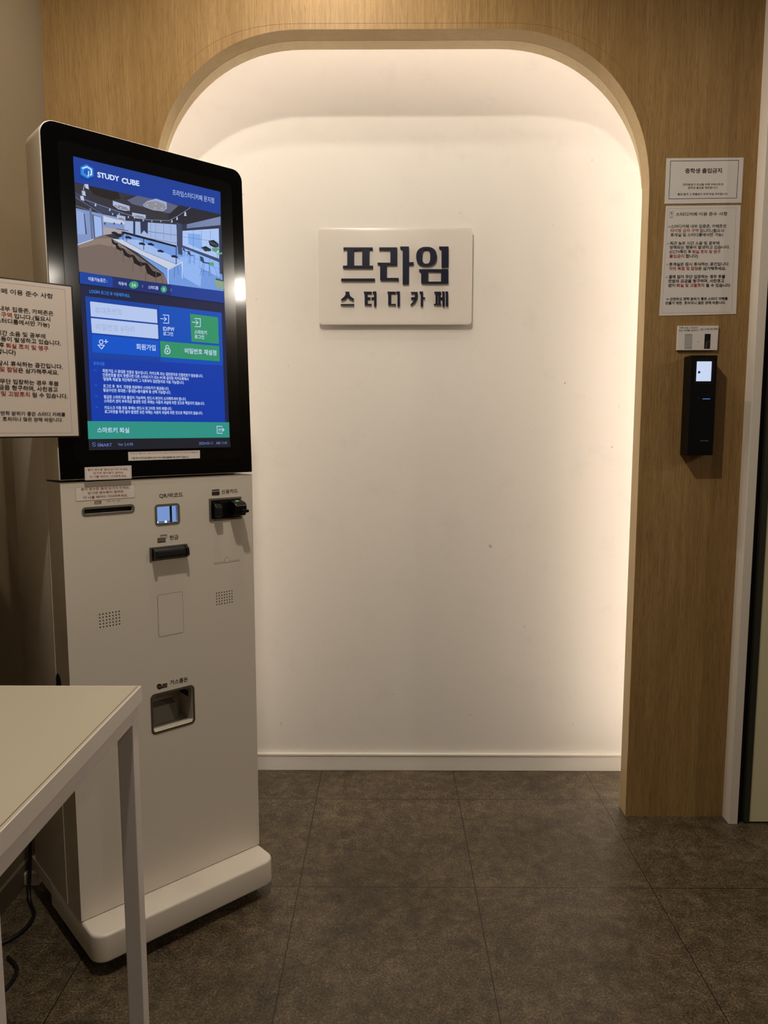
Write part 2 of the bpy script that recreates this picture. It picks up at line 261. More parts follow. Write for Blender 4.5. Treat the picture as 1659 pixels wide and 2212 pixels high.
  ["T","'알림톡 채널'을 차단해주셔야 그 이후부터 일반문자로 이용 가능합니다.",95.9,210.0,279.4,209.7,7.3,"#c3d4f4",1],
  ["T","로그인 후  좌석  지정을 완료해야 스마트키가 발급됩니다.",95.9,195.5,242.7,195.0,7.2,"#c3d4f4",1],
  ["T","발급수단은 휴대폰 / 휴대폰+종이출력 중 선택 가능합니다.",95.6,187.0,246.1,186.7,7.3,"#c3d4f4",1],
  ["T","발급된 스마트키로 출입이 가능하며, 반드시 본인이 소지해주셔야 합니다.",96.1,173.0,282.9,173.2,7.3,"#c3d4f4",1],
  ["T","스마트키 관리 부주의로 발생한 모든 피해는 사용자 과실에 의한 것으로 책임지지 않습니다.",95.9,164.5,328.2,164.5,7.4,"#c3d4f4",1],
  ["T","키오스크 이용 완료 후에는 반드시 로그아웃 처리 바랍니다.",95.9,150.6,247.2,151.2,7.2,"#c3d4f4",1],
  ["T","로그아웃을 하지 않아 발생한 모든 피해는 사용자 과실에 의한 것으로 책임지지 않습니다.",96.0,142.3,322.4,142.5,7.4,"#c3d4f4",1],
  ["P","#2e8f82",[[59.4,122.3],[390.2,122.0],[389.9,86.2],[59.0,85.4]]],
  ["T","스마트키 퇴실",78.2,104.2,146.7,103.4,11.3,"#c3d4f4",1],
  ["L","#c3d4f4",1.5,[[371.1,112.3],[357.6,112.8],[357.8,96.5],[371.0,95.9]]],
  ["L","#c3d4f4",1.6,[[361.5,104.4],[375.4,104.4]]],
  ["L","#c3d4f4",1.5,[[370.9,108.5],[376.3,104.4],[370.9,100.0]]],
  ["L","#c3d4f4",0.6,[[361.0,107.4],[367.8,107.4]]],
  ["L","#c3d4f4",0.6,[[360.7,100.8],[367.5,100.8]]],
  ["P","#1d1e27",[[59.0,85.4],[389.9,86.2],[391.8,63.5],[59.0,62.2]]],
  ["T","SMART",77.0,72.8,107.7,72.9,6.6,"#5c6fae",1],
  ["T","Ver 2.4.98",120.3,73.7,153.5,73.8,6.0,"#5c6fae",1],
  ["T","2024-03-11",309.5,73.6,345.8,74.0,6.4,"#5c6fae",1],
  ["T","AM 11:41",353.1,73.9,382.2,74.1,6.6,"#5c6fae",1],
  ["L","#5c6fae",1.0,[[73.5,76.5],[70.3,78.5],[66.8,76.6],[66.7,74.9],[73.1,73.4],[73.0,71.7],[69.8,69.8],[66.5,72.0]]],
  ["T","Turbo",77.3,78.0,86.1,78.1,2.4,"#40507e",0],
  ["P","#1f7fd8",[[85.2,638.3],[99.0,633.1],[98.7,618.1],[85.9,610.1],[72.8,614.9],[72.8,630.1]]],
  ["P","#0d57b8",[[84.2,628.8],[90.8,627.1],[90.9,618.3],[85.1,616.0],[78.6,619.4],[78.4,624.8]]],
  ["L","#cfe0fa",2.6,[[77.1,628.3],[86.1,633.4],[94.7,630.1],[94.6,620.8],[92.0,618.4]]],
  ["L","#7db0ee",0.9,[[78.2,627.5],[78.1,619.0],[85.6,615.0]]],
  ["L","#cfe0fa",2.0,[[89.0,625.0],[88.4,617.8],[87.1,614.7]]],
  ["T","STUDY",106.6,623.2,152.4,624.3,10.3,"#d3e0fa",3],
  ["T","CUBE",157.3,622.9,195.5,624.4,10.6,"#d3e0fa",3],
  ["T","프라임스터디카페 문지점",271.0,622.2,372.6,624.6,12.5,"#b8ccf2",0],
 ],
 'entry_notice': [
  ["P","#c6c0c0",[[759.2,1899.6],[969.3,1900.9],[969.3,1782.1],[758.8,1779.9]]],
  ["L","#17171c",1.4,[[770.5,1892.4],[956.0,1893.5],[955.4,1794.5],[769.9,1792.9],[770.5,1892.4]]],
  ["T","중학생 출입금지",811.2,1866.2,911.5,1867.3,12.7,"#1d1a1c",2],
  ["T","면학분위기 조성을 위해 부득이하게",807.5,1830.1,916.8,1830.8,6.2,"#1d1a1c",1],
  ["T","중학생 출입을 제한합니다.",820.8,1821.7,902.8,1822.2,6.0,"#1d1a1c",1],
  ["T","출입 발견 시 환불없이 강제 퇴실 처리됩니다.",793.3,1805.0,931.4,1805.6,5.9,"#1d1a1c",1],
 ],
 'rules_notice': [
  ["P","#c6c0c0",[[762.9,1774.1],[968.1,1775.9],[970.7,1483.4],[756.8,1478.3]]],
  ["L","#4a4648",0.4,[[768.5,1767.4],[956.0,1768.9],[957.2,1488.4],[763.7,1485.9],[768.5,1767.4]]],
  ["L","#55504f",0.5,[[773.4,1759.7],[783.8,1759.7],[784.3,1748.5],[773.5,1748.3],[773.4,1759.7]]],
  ["T","계",775.5,1754.6,781.0,1754.6,6.3,"#1d1a1c",2],
  ["T","STUDY",773.1,1745.7,783.7,1745.7,2.0,"#1d1a1c",0],
  ["T","PRIME",774.2,1742.3,783.4,1742.3,2.0,"#1d1a1c",0],
  ["T","스터디카페 이용 준수 사항",790.8,1751.9,932.5,1753.2,9.8,"#1d1a1c",1],
  ["T","스터디카페 내부 집중존, 카페존은",778.2,1719.8,931.7,1720.4,9.4,"#1d1a1c",1],
  ["T","타이핑 금지 구역",778.2,1708.5,854.5,1708.8,9.4,"#a03030",1],
  ["T","입니다.(필요시",858.7,1708.3,924.9,1708.6,9.3,"#1d1a1c",1],
  ["T","휴게실 및 스터디룸에서만 가능)",778.2,1697.1,923.1,1697.6,9.3,"#1d1a1c",1],
  ["T","최근 늦은 시간 소음 및 공부에",777.8,1674.7,913.9,1675.2,9.5,"#1d1a1c",1],
  ["T","방해되는 행동이 발생하고 있습니다.",777.8,1663.7,943.3,1664.4,9.4,"#1d1a1c",1],
  ["T","(CCTV확인 후",777.4,1652.0,837.1,1652.3,9.5,"#1d1a1c",1],
  ["T","퇴실 조치 및 영구",840.3,1651.9,918.5,1652.2,9.4,"#a03030",1],
  ["T","출입금지",777.7,1640.3,818.4,1640.5,9.4,"#a03030",1],
  ["T","합니다)",822.6,1640.3,856.9,1640.4,9.5,"#1d1a1c",1],
  ["T","휴게실은 잠시 휴식하는 공간입니다.",777.9,1618.3,944.5,1619.0,9.4,"#1d1a1c",1],
  ["T","자리 독점 및 잡담",777.9,1607.0,858.7,1607.3,9.5,"#a03030",1],
  ["T","은 삼가해주세요.",859.1,1606.9,935.9,1607.2,9.5,"#1d1a1c",1],
  ["T","결제 없이 무단 입장하는 경우 후불",778.0,1584.6,934.7,1585.3,9.5,"#1d1a1c",1],
  ["T","만원의 요금을 청구하며, 사전경고",778.0,1573.1,932.5,1573.7,9.6,"#1d1a1c",1],
  ["T","없이",778.0,1561.5,796.9,1561.6,9.5,"#1d1a1c",1],
  ["T","퇴실 및 고발조치",800.8,1561.5,877.8,1561.8,9.5,"#a03030",1],
  ["T","될 수 있습니다.",882.5,1561.4,951.5,1561.7,9.5,"#1d1a1c",1],
  ["T","안전하고 면학 분위기 좋은 스터디 카페를",784.0,1524.2,944.8,1525.4,8.2,"#1d1a1c",1],
  ["T","만들기 위한  조치이니 많은 양해 바랍니다.",772.6,1513.3,939.5,1514.5,8.2,"#1d1a1c",1],
  ["T","※",774.7,1524.0,780.6,1524.0,5.0,"#5a5658",0],
  ["L","#1d1a1c",0.7,[[771.0,1719.0],[773.0,1716.7],[776.0,1721.6]]],
  ["L","#1d1a1c",0.7,[[770.2,1674.2],[772.1,1672.0],[775.2,1676.9]]],
  ["L","#1d1a1c",0.7,[[770.3,1618.1],[772.2,1615.8],[775.2,1620.8]]],
  ["L","#1d1a1c",0.7,[[769.9,1583.7],[771.8,1581.5],[774.9,1586.4]]],
 ],
 'guide_label': [
  ["P","#b9b3b4",[[808.5,1450.0],[920.8,1450.4],[919.9,1383.5],[808.2,1383.4]]],
  ["T","카톡 전송 스마트키",811.1,1444.6,863.1,1444.5,5.5,"#1d1a1c",1],
  ["T","또는 인쇄물 QR코드",810.8,1437.4,864.5,1437.8,5.5,"#1d1a1c",1],
  ["T","QR 스캐너에 접촉",869.7,1440.5,918.5,1441.5,6.0,"#1d1a1c",1],
  ["P","#a39e9d",[[827.7,1428.1],[848.8,1428.0],[849.0,1386.5],[828.3,1386.5]]],
  ["P","#aeaaa8",[[829.3,1423.2],[847.8,1423.2],[847.7,1391.4],[829.4,1391.4]]],
  ["T",">",863.8,1406.9,867.0,1406.9,3.8,"#5a5658",0],
  ["P","#15120f",[[883.3,1428.0],[900.0,1428.0],[899.5,1386.9],[883.1,1386.9]]],
  ["P","#4a423c",[[886.9,1405.2],[894.3,1409.8],[897.5,1409.4],[897.7,1387.8],[885.6,1387.8]]],
  ["P","#241e1b",[[893.0,1405.2],[897.6,1407.3],[898.1,1387.8],[891.0,1387.8]]],
 ],
 'scanner_print': [
  ["L","#2c2c2e",0.5,[[841.7,1354.8],[841.9,1291.8],[843.3,1288.4],[895.4,1288.0],[895.9,1353.1]]],
  ["T","suprema",867.2,1131.6,889.8,1131.6,3.4,"#77777c",1],
 ],
 'cabinet_print': [
  ["T","QR/바코드",211.8,1015.5,268.8,1014.9,10.8,"#3f362d",1],
  ["T","신용카드",367.8,1015.6,411.8,1015.3,10.1,"#3f362d",1],
  ["T","현금",232.6,918.9,254.9,918.4,10.6,"#3f362d",1],
  ["R","#3f362d",2.0,[[342.0,1017.1],[362.8,1017.3],[362.5,1007.7],[342.1,1007.9]]],
  ["P","#3f362d",[[342.0,1019.8],[343.8,1021.8],[360.6,1022.2],[362.7,1020.6],[362.6,1019.0],[342.0,1018.8]]],
  ["P","#3f362d",[[204.1,920.7],[223.6,920.4],[223.2,909.6],[204.0,909.9]]],
  ["T","50000",205.1,916.2,222.4,915.8,7.6,"#a39a8c",0],
  ["L","#3f362d",0.9,[[211.3,922.0],[211.2,926.6],[226.4,926.8],[226.4,920.2],[224.6,919.0]]],
  ["T","50000",212.5,925.1,225.5,924.9,3.0,"#3f362d",0],
  ["T","거스름돈",222.4,582.5,267.2,580.5,11.2,"#1c150e",1],
  ["P","#2a2118",[[203.0,578.1],[202.7,576.4],[202.0,574.9],[201.0,573.8],[199.6,573.1],[198.0,572.8],[196.3,573.0],[194.7,573.6],[193.2,574.6],[191.9,576.0],[190.9,577.6],[190.4,579.4],[190.2,581.1],[190.5,582.8],[191.2,584.3],[192.2,585.4],[193.6,586.1],[195.2,586.4],[196.8,586.3],[198.5,585.6],[200.0,584.6],[201.3,583.2],[202.3,581.6],[202.9,579.8]]],
  ["P","#2a2118",[[204.0,584.1],[215.9,583.5],[215.3,573.7],[202.0,574.0],[203.6,578.5]]],
  ["T","100",192.4,580.0,201.1,579.1,5.5,"#8c8070",0],
  ["T","000",204.9,579.0,214.7,578.8,5.9,"#8c8070",0],
  ["L","#3f362d",1.1,[[68.5,1012.1],[81.4,1012.3],[81.8,1007.0],[68.5,1006.7],[68.5,1012.1]]],
  ["L","#3f362d",0.9,[[69.8,1009.9],[80.8,1010.0]]],
  ["T","ㅇㅜㅇ",94.2,1011.1,123.2,1010.4,4.9,"#3f362d",0],
 ],
 'sticker_upper': [
  ["P","#c0b4ac",[[48.8,27.3],[147.9,28.0],[147.0,-0.1],[48.1,0.5]]],
  ["L","#9c3a34",0.35,[[51.1,24.8],[145.1,24.9],[144.5,1.9],[50.7,2.8],[51.1,24.8]]],
  ["T","종이 영수증 절대 당기지 마세요.",54.1,21.6,141.0,20.4,4.8,"#9c3a34",1],
  ["T","당기면 영수증이 걸려요",65.7,14.6,129.0,13.6,4.8,"#9c3a34",1],
  ["T","다 나올 때까지 기다려주세요.",57.6,7.5,136.7,6.2,4.7,"#9c3a34",1],
 ],
 'sticker_lower': [
  ["P","#b0a497",[[30.2,1043.1],[155.7,1043.5],[155.6,1015.3],[30.4,1015.1]]],
  ["L","#8f5a52",0.35,[[30.2,1043.1],[155.7,1043.5],[155.6,1015.3],[30.4,1015.1],[30.2,1043.1]]],
  ["T","종이 영수증 절대 당기지 마세요.",40.8,1038.8,144.8,1037.8,5.7,"#8f2a26",1],
  ["T","당기면 영수증이 걸려요",54.8,1030.0,130.6,1030.0,5.7,"#8f2a26",1],
  ["T","다 나올 때까지 기다려주세요.",45.6,1021.4,139.8,1020.8,5.7,"#8f2a26",1],
 ],
 'strip_label': [
  ["P","#b8aea4",[[142.6,57.0],[311.9,57.5],[311.4,39.3],[142.4,38.2]]],
  ["T","키오스크 이용 시",146.8,53.6,177.3,53.7,4.3,"#1d1a1c",0],
  ["T","전 이용자의 로그아웃이 됐는지 확인",178.3,53.7,245.3,53.6,4.4,"#c4562e",0],
  ["T","후",246.5,53.5,249.6,53.7,4.5,"#1d1a1c",0],
  ["T","본인 아이디로 로그인",250.7,53.7,290.3,53.4,4.5,"#c4562e",0],
  ["T","바랍니다.",291.4,53.4,307.9,53.3,4.5,"#1d1a1c",0],
  ["T","· 가끔 타인 아이디로 결제가 되어 자리 이용에 불편을 겪는 경우가 있습니다.",146.8,43.6,283.4,43.2,4.2,"#1d1a1c",1],
 ],
}
LETTERS = {
 'pu': [[[[-143.4,1731.5],[-51.2,1731.4],[-51.3,1723.9],[-53.4,1723.9],[-55.5,1726.0],[-59.7,1726.0],[-61.8,1722.6],[-61.9,1676.9],[-59.8,1675.8],[-50.3,1675.8],[-50.3,1668.3],[-145.2,1668.4],[-145.1,1675.9],[-133.9,1675.9],[-131.7,1677.6],[-131.5,1722.7],[-133.6,1726.1],[-139.2,1726.1],[-141.3,1724.1],[-143.4,1724.1]],[[-110.0,1724.0],[-84.3,1724.0],[-84.5,1675.9],[-110.2,1675.9]]],[[[-151.0,1636.5],[-44.3,1636.4],[-44.3,1629.2],[-151.1,1629.3]]]],
 'ra': [[[[-30.8,1731.4],[25.4,1731.3],[25.5,1677.8],[-6.9,1677.8],[-6.9,1638.1],[30.5,1638.0],[30.5,1630.8],[-25.3,1630.9],[-28.1,1633.6],[-28.1,1676.8],[-30.9,1680.9],[-35.8,1680.2],[-35.8,1685.0],[4.4,1684.6],[4.3,1724.2],[-25.6,1724.2],[-28.7,1722.2],[-30.9,1724.2]]],[[[35.2,1734.0],[62.6,1733.9],[62.8,1686.2],[77.6,1686.2],[77.6,1678.7],[62.9,1678.7],[63.1,1619.4],[43.3,1619.5],[43.0,1723.8],[40.5,1728.2],[35.2,1729.2]]]],
 'im': [[[[150.4,1703.5],[150.1,1697.3],[149.1,1692.5],[147.5,1688.3],[145.3,1684.7],[142.4,1681.5],[139.0,1678.9],[134.9,1676.9],[130.4,1675.4],[125.1,1674.5],[118.2,1674.2],[111.3,1674.5],[106.0,1675.4],[101.4,1676.9],[97.3,1679.0],[93.9,1681.6],[91.0,1684.8],[88.7,1688.4],[87.0,1692.6],[86.0,1697.4],[85.6,1703.6],[85.9,1709.9],[86.9,1714.6],[88.5,1718.8],[90.8,1722.4],[93.6,1725.5],[97.1,1728.1],[101.1,1730.2],[105.7,1731.7],[110.9,1732.5],[117.8,1732.8],[124.7,1732.5],[130.0,1731.6],[134.6,1730.1],[138.6,1728.1],[142.1,1725.5],[145.0,1722.3],[147.3,1718.7],[148.9,1714.5],[150.0,1709.8]],[[130.0,1703.5],[129.9,1697.7],[129.6,1694.0],[129.0,1690.9],[128.3,1688.4],[127.3,1686.2],[126.1,1684.5],[124.6,1683.1],[122.9,1682.2],[120.8,1681.6],[117.4,1681.4],[114.1,1681.6],[112.0,1682.2],[110.2,1683.1],[108.7,1684.5],[107.5,1686.3],[106.5,1688.4],[105.7,1691.0],[105.1,1694.0],[104.8,1697.7],[104.6,1703.6],[104.7,1709.5],[105.0,1713.2],[105.6,1716.2],[106.3,1718.7],[107.3,1720.9],[108.5,1722.6],[110.0,1724.0],[111.7,1724.9],[113.8,1725.5],[117.2,1725.7],[120.5,1725.5],[122.6,1724.9],[124.4,1723.9],[125.8,1722.6],[127.1,1720.8],[128.1,1718.7],[128.9,1716.1],[129.4,1713.1],[129.8,1709.4]]],[[[157.8,1733.8],[187.0,1733.7],[187.6,1671.0],[165.8,1671.1],[165.3,1723.6],[162.5,1728.0],[157.9,1729.0]]],[[[95.0,1664.7],[187.0,1664.5],[187.4,1620.7],[105.5,1620.8],[101.9,1623.9],[101.7,1654.0],[98.9,1658.8],[95.0,1659.5]],[[123.6,1658.5],[164.5,1658.4],[164.7,1626.5],[123.8,1626.6]]]],
 'seu': [[[[-138.9,1595.9],[-125.8,1595.9],[-124.8,1587.6],[-121.6,1581.4],[-111.0,1573.5],[-113.2,1569.0],[-125.9,1575.9],[-131.2,1582.1],[-136.6,1574.5],[-150.4,1569.0],[-152.2,1571.8],[-141.5,1580.8],[-137.2,1587.7],[-137.2,1592.5]]],[[[-153.0,1557.6],[-110.4,1557.6],[-110.4,1554.1],[-153.0,1554.2]]]],
 'teo': [[[[-79.8,1595.9],[-54.3,1595.8],[-54.3,1592.7],[-67.8,1592.8],[-67.8,1578.6],[-58.6,1578.6],[-58.6,1575.5],[-67.8,1575.5],[-67.8,1558.2],[-55.1,1558.2],[-55.1,1555.1],[-77.1,1555.1],[-77.0,1591.0],[-79.8,1593.8]]],[[[-51.5,1596.5],[-40.1,1596.5],[-40.2,1550.9],[-47.3,1550.9],[-47.3,1575.5],[-55.8,1575.5],[-55.8,1578.6],[-47.3,1578.6],[-47.2,1591.7],[-51.5,1593.8]]]],
 'di': [[[[-5.1,1595.8],[21.4,1595.7],[21.4,1592.6],[6.6,1592.7],[6.6,1558.1],[21.5,1558.1],[21.5,1555.0],[-2.6,1555.0],[-2.6,1591.0],[-5.1,1593.7]]],[[[22.8,1596.4],[34.5,1596.4],[34.6,1550.9],[26.8,1550.9],[26.7,1591.6],[22.8,1593.7]]]],
 'ka': [[[[69.9,1595.0],[90.4,1595.0],[90.8,1583.9],[88.0,1572.2],[81.0,1561.2],[70.1,1553.2],[68.3,1555.7],[76.7,1565.3],[80.9,1574.3],[70.0,1574.3],[70.0,1577.8],[81.6,1579.1],[82.3,1587.4],[82.3,1591.5],[69.9,1591.6]]],[[[97.1,1596.3],[107.7,1596.3],[107.8,1578.4],[114.2,1578.4],[114.2,1575.0],[107.8,1575.0],[108.0,1550.8],[100.9,1550.8],[100.7,1591.5],[97.1,1593.6]]]],
 'pe': [[[[143.8,1595.6],[164.7,1595.6],[164.7,1592.1],[162.2,1592.1],[162.5,1558.3],[165.3,1558.3],[165.4,1555.2],[142.7,1555.2],[142.7,1558.3],[147.6,1558.3],[147.4,1592.2],[143.8,1592.2]],[[153.7,1592.1],[156.5,1592.1],[156.8,1558.3],[154.0,1558.3]]],[[[167.8,1596.3],[175.6,1596.3],[176.0,1550.7],[169.6,1550.7],[169.4,1574.9],[163.1,1574.9],[163.0,1578.0],[169.4,1578.0],[169.3,1592.1],[167.9,1593.5]]],[[[178.4,1596.2],[186.9,1596.2],[187.4,1550.7],[180.3,1550.7],[179.9,1592.1],[178.5,1593.5]]]],
}
# ------------------------------------------------------------------ materials
def lin(h):
    h = h.lstrip('#'); c = [int(h[i:i+2], 16)/255 for i in (0, 2, 4)]
    return tuple(x/12.92 if x <= .04045 else ((x+.055)/1.055)**2.4 for x in c)+(1,)
MATS = {}
def mat(name, col, rough=.5, metal=0, spec=.5, noise=0, nscale=60, bump=0, bscale=200, coat=0):
    if name in MATS: return MATS[name]
    m = bpy.data.materials.new(name); m.use_nodes = True; nt = m.node_tree; b = nt.nodes['Principled BSDF']
    if isinstance(col, str): col = lin(col)
    if len(col) == 3: col = tuple(col)+(1,)
    b.inputs['Base Color'].default_value = col; b.inputs['Roughness'].default_value = rough
    b.inputs['Metallic'].default_value = metal; b.inputs['Specular IOR Level'].default_value = spec
    b.inputs['Coat Weight'].default_value = coat
    tc = nt.nodes.new('ShaderNodeTexCoord')
    n = nt.nodes.new('ShaderNodeTexNoise'); n.inputs['Scale'].default_value = nscale; n.inputs['Detail'].default_value = 5
    nt.links.new(tc.outputs['Object'], n.inputs['Vector'])
    r = nt.nodes.new('ShaderNodeMix'); r.data_type = 'RGBA'
    k = noise or .02
    r.inputs[6].default_value = tuple(c*(1-k) for c in col[:3])+(1,); r.inputs[7].default_value = tuple(min(1, c*(1+k)) for c in col[:3])+(1,)
    nt.links.new(n.outputs['Fac'], r.inputs[0]); nt.links.new(r.outputs[2], b.inputs['Base Color'])
    if bump:
        n2 = nt.nodes.new('ShaderNodeTexNoise'); n2.inputs['Scale'].default_value = bscale; n2.inputs['Detail'].default_value = 3
        nt.links.new(tc.outputs['Object'], n2.inputs['Vector'])
        bp = nt.nodes.new('ShaderNodeBump'); bp.inputs['Strength'].default_value = bump; bp.inputs['Distance'].default_value = .001
        nt.links.new(n2.outputs['Fac'], bp.inputs['Height']); nt.links.new(bp.outputs['Normal'], b.inputs['Normal'])
    MATS[name] = m; return m
def emis(name, col, strength=1.0, sample=False):
    if name in MATS: return MATS[name]
    m = bpy.data.materials.new(name); m.use_nodes = True; b = m.node_tree.nodes['Principled BSDF']
    b.inputs['Base Color'].default_value = (.01, .01, .01, 1); b.inputs['Roughness'].default_value = .3
    b.inputs['Specular IOR Level'].default_value = .1
    b.inputs['Emission Color'].default_value = lin(col) if isinstance(col, str) else tuple(col)+(1,)
    b.inputs['Emission Strength'].default_value = strength
    if not sample: m.cycles.emission_sampling = 'NONE'
    MATS[name] = m; return m
def ink(col): return mat('ink_'+col.strip('#'), col, .6, spec=.2)
def glow(col): return emis('pixel_'+col.strip('#'), col, 1.0)

def wood_mat(name, grain=(28, 28, 1.1), a='#9d7d4d', b='#a98959', bb='#7c5d37'):
    m = bpy.data.materials.new(name); m.use_nodes = True; nt = m.node_tree; L = nt.links.new; B = nt.nodes['Principled BSDF']
    tc = nt.nodes.new('ShaderNodeTexCoord')
    def mp(sc):
        x = nt.nodes.new('ShaderNodeMapping'); x.inputs['Scale'].default_value = sc; L(tc.outputs['Object'], x.inputs['Vector']); return x
    def nz(v, s, d, r=.6, dist=0):
        x = nt.nodes.new('ShaderNodeTexNoise'); x.inputs['Scale'].default_value = s; x.inputs['Detail'].default_value = d; x.inputs['Roughness'].default_value = r; x.inputs['Distortion'].default_value = dist
        L(v.outputs[0], x.inputs['Vector']); return x
    big = nz(mp((1, 1, .16)), 7, 3, .5, .4)
    mid = nz(mp((1, 1, .045)), 75, 4, .65, .3)
    fine = nz(mp((1, 1, .03)), 330, 4, .75, .15)
    pore = nz(mp((1, 1, .05)), 620, 2, .6)
    def mix(f, c1, c2):
        x = nt.nodes.new('ShaderNodeMix'); x.data_type = 'RGBA'
        if hasattr(f, 'outputs'): L(f.outputs[0], x.inputs[0])
        else: x.inputs[0].default_value = f
        for i, c in ((6, c1), (7, c2)):
            if isinstance(c, str): x.inputs[i].default_value = lin(c)
            else: L(c.outputs[2], x.inputs[i])
        return x
    def ramp(n, p0, p1, t1=1):
        x = nt.nodes.new('ShaderNodeMapRange'); x.inputs['From Min'].default_value = p0; x.inputs['From Max'].default_value = p1; x.inputs['To Max'].default_value = t1; L(n.outputs['Fac'], x.inputs['Value']); return x
    base = mix(ramp(big, .35, .65), a, b)
    c2 = mix(ramp(mid, .62, .40, .34), base, bb)
    c3 = mix(ramp(fine, .52, .34, .75), c2, bb)
    s2 = mix(ramp(pore, .44, .30, .7), c3, bb)
    L(s2.outputs[2], B.inputs['Base Color']); B.inputs['Roughness'].default_value = .5; B.inputs['Specular IOR Level'].default_value = .3
    bp = nt.nodes.new('ShaderNodeBump'); bp.inputs['Strength'].default_value = .25; bp.inputs['Distance'].default_value = .0006
    L(fine.outputs['Fac'], bp.inputs['Height']); L(bp.outputs['Normal'], B.inputs['Normal'])
    return m

def wall_mat(name, col='#e3dccf', scuff=0):
    m = bpy.data.materials.new(name); m.use_nodes = True; nt = m.node_tree; L = nt.links.new; B = nt.nodes['Principled BSDF']
    tc = nt.nodes.new('ShaderNodeTexCoord')
    n = nt.nodes.new('ShaderNodeTexNoise'); n.inputs['Scale'].default_value = 260; n.inputs['Detail'].default_value = 4
    L(tc.outputs['Object'], n.inputs['Vector'])
    bp = nt.nodes.new('ShaderNodeBump'); bp.inputs['Strength'].default_value = .18; bp.inputs['Distance'].default_value = .001
    L(n.outputs['Fac'], bp.inputs['Height']); L(bp.outputs['Normal'], B.inputs['Normal'])
    c = lin(col)
    # faint grey smudges and tiny marks where people lean on the wall
    sm = nt.nodes.new('ShaderNodeTexNoise'); sm.inputs['Scale'].default_value = 9; sm.inputs['Detail'].default_value = 6; sm.inputs['Roughness'].default_value = .7
    L(tc.outputs['Object'], sm.inputs['Vector'])
    mr = nt.nodes.new('ShaderNodeMapRange'); mr.inputs['From Min'].default_value = .56; mr.inputs['From Max'].default_value = .78; mr.inputs['To Max'].default_value = .35
    L(sm.outputs['Fac'], mr.inputs['Value'])
    mx = nt.nodes.new('ShaderNodeMix'); mx.data_type = 'RGBA'; L(mr.outputs[0], mx.inputs[0])
    mx.inputs[6].default_value = c; mx.inputs[7].default_value = tuple(x*.8 for x in c[:3])+(1,)
    out = mx.outputs[2]
    if scuff:
        sp = nt.nodes.new('ShaderNodeTexNoise'); sp.inputs['Scale'].default_value = 34; sp.inputs['Detail'].default_value = 2
        L(tc.outputs['Object'], sp.inputs['Vector'])
        m2 = nt.nodes.new('ShaderNodeMapRange'); m2.inputs['From Min'].default_value = .765; m2.inputs['From Max'].default_value = .80; m2.inputs['To Max'].default_value = .5
        L(sp.outputs['Fac'], m2.inputs['Value'])
        mx2 = nt.nodes.new('ShaderNodeMix'); mx2.data_type = 'RGBA'; L(m2.outputs[0], mx2.inputs[0]); L(out, mx2.inputs[6]); mx2.inputs[7].default_value = lin('#6e6253')
        out = mx2.outputs[2]
    L(out, B.inputs['Base Color']); B.inputs['Roughness'].default_value = .75; B.inputs['Specular IOR Level'].default_value = .25
    return m

def floor_mat():
    m = bpy.data.materials.new('vinyl_tile'); m.use_nodes = True; nt = m.node_tree; L = nt.links.new; B = nt.nodes['Principled BSDF']
    tc = nt.nodes.new('ShaderNodeTexCoord'); sp = nt.nodes.new('ShaderNodeSeparateXYZ'); L(tc.outputs['Object'], sp.inputs[0])
    def M(op, a, b=None, c=None):
        x = nt.nodes.new('ShaderNodeMath'); x.operation = op
        for i, v in enumerate((a, b, c)):
            if v is None: continue
            if isinstance(v, (int, float)): x.inputs[i].default_value = v
            else: L(v, x.inputs[i])
        return x.outputs[0]
    def dist(s, off): return M('ABSOLUTE', M('SUBTRACT', M('PINGPONG', M('SUBTRACT', s, off), .225), 0))
    dx = dist(sp.outputs[0], -.229); dy = dist(sp.outputs[1], 1.763)
    d = M('MINIMUM', dx, dy)
    line = M('LESS_THAN', d, .0012)
    def nz(s, de, r, dis=0):
        x = nt.nodes.new('ShaderNodeTexNoise'); x.inputs['Scale'].default_value = s; x.inputs['Detail'].default_value = de; x.inputs['Roughness'].default_value = r; x.inputs['Distortion'].default_value = dis
        L(tc.outputs['Object'], x.inputs['Vector']); return x.outputs['Fac']
    n1 = nz(3.2, 5, .6, .3); n2 = nz(26, 8, .72, .4); n3 = nz(210, 6, .8, .4)
    f = M('ADD', M('ADD', M('MULTIPLY', n1, .22), M('MULTIPLY', n2, .42)), M('MULTIPLY', n3, .96))
    rp = nt.nodes.new('ShaderNodeValToRGB'); L(f, rp.inputs[0]); e = rp.color_ramp.elements
    e[0].position = .66; e[0].color = lin('#241d13'); e[1].position = .96; e[1].color = lin('#877760')
    x = e.new(.765); x.color = lin('#473c2d'); x = e.new(.85); x.color = lin('#615440')
    dk = M('GREATER_THAN', nz(58, 2, .5), .745)
    mx = nt.nodes.new('ShaderNodeMix'); mx.data_type = 'RGBA'; L(M('MULTIPLY', dk, .75), mx.inputs[0]); L(rp.outputs[0], mx.inputs[6]); mx.inputs[7].default_value = lin('#2a231c')
    m2 = nt.nodes.new('ShaderNodeMix'); m2.data_type = 'RGBA'; L(line, m2.inputs[0]); L(mx.outputs[2], m2.inputs[6]); m2.inputs[7].default_value = lin('#140d07')
    L(m2.outputs[2], B.inputs['Base Color'])
    B.inputs['Roughness'].default_value = .42; B.inputs['Specular IOR Level'].default_value = .55
    bp = nt.nodes.new('ShaderNodeBump'); bp.inputs['Strength'].default_value = .2; bp.inputs['Distance'].default_value = .0006
    L(n3, bp.inputs['Height']); L(bp.outputs['Normal'], B.inputs['Normal'])
    return m

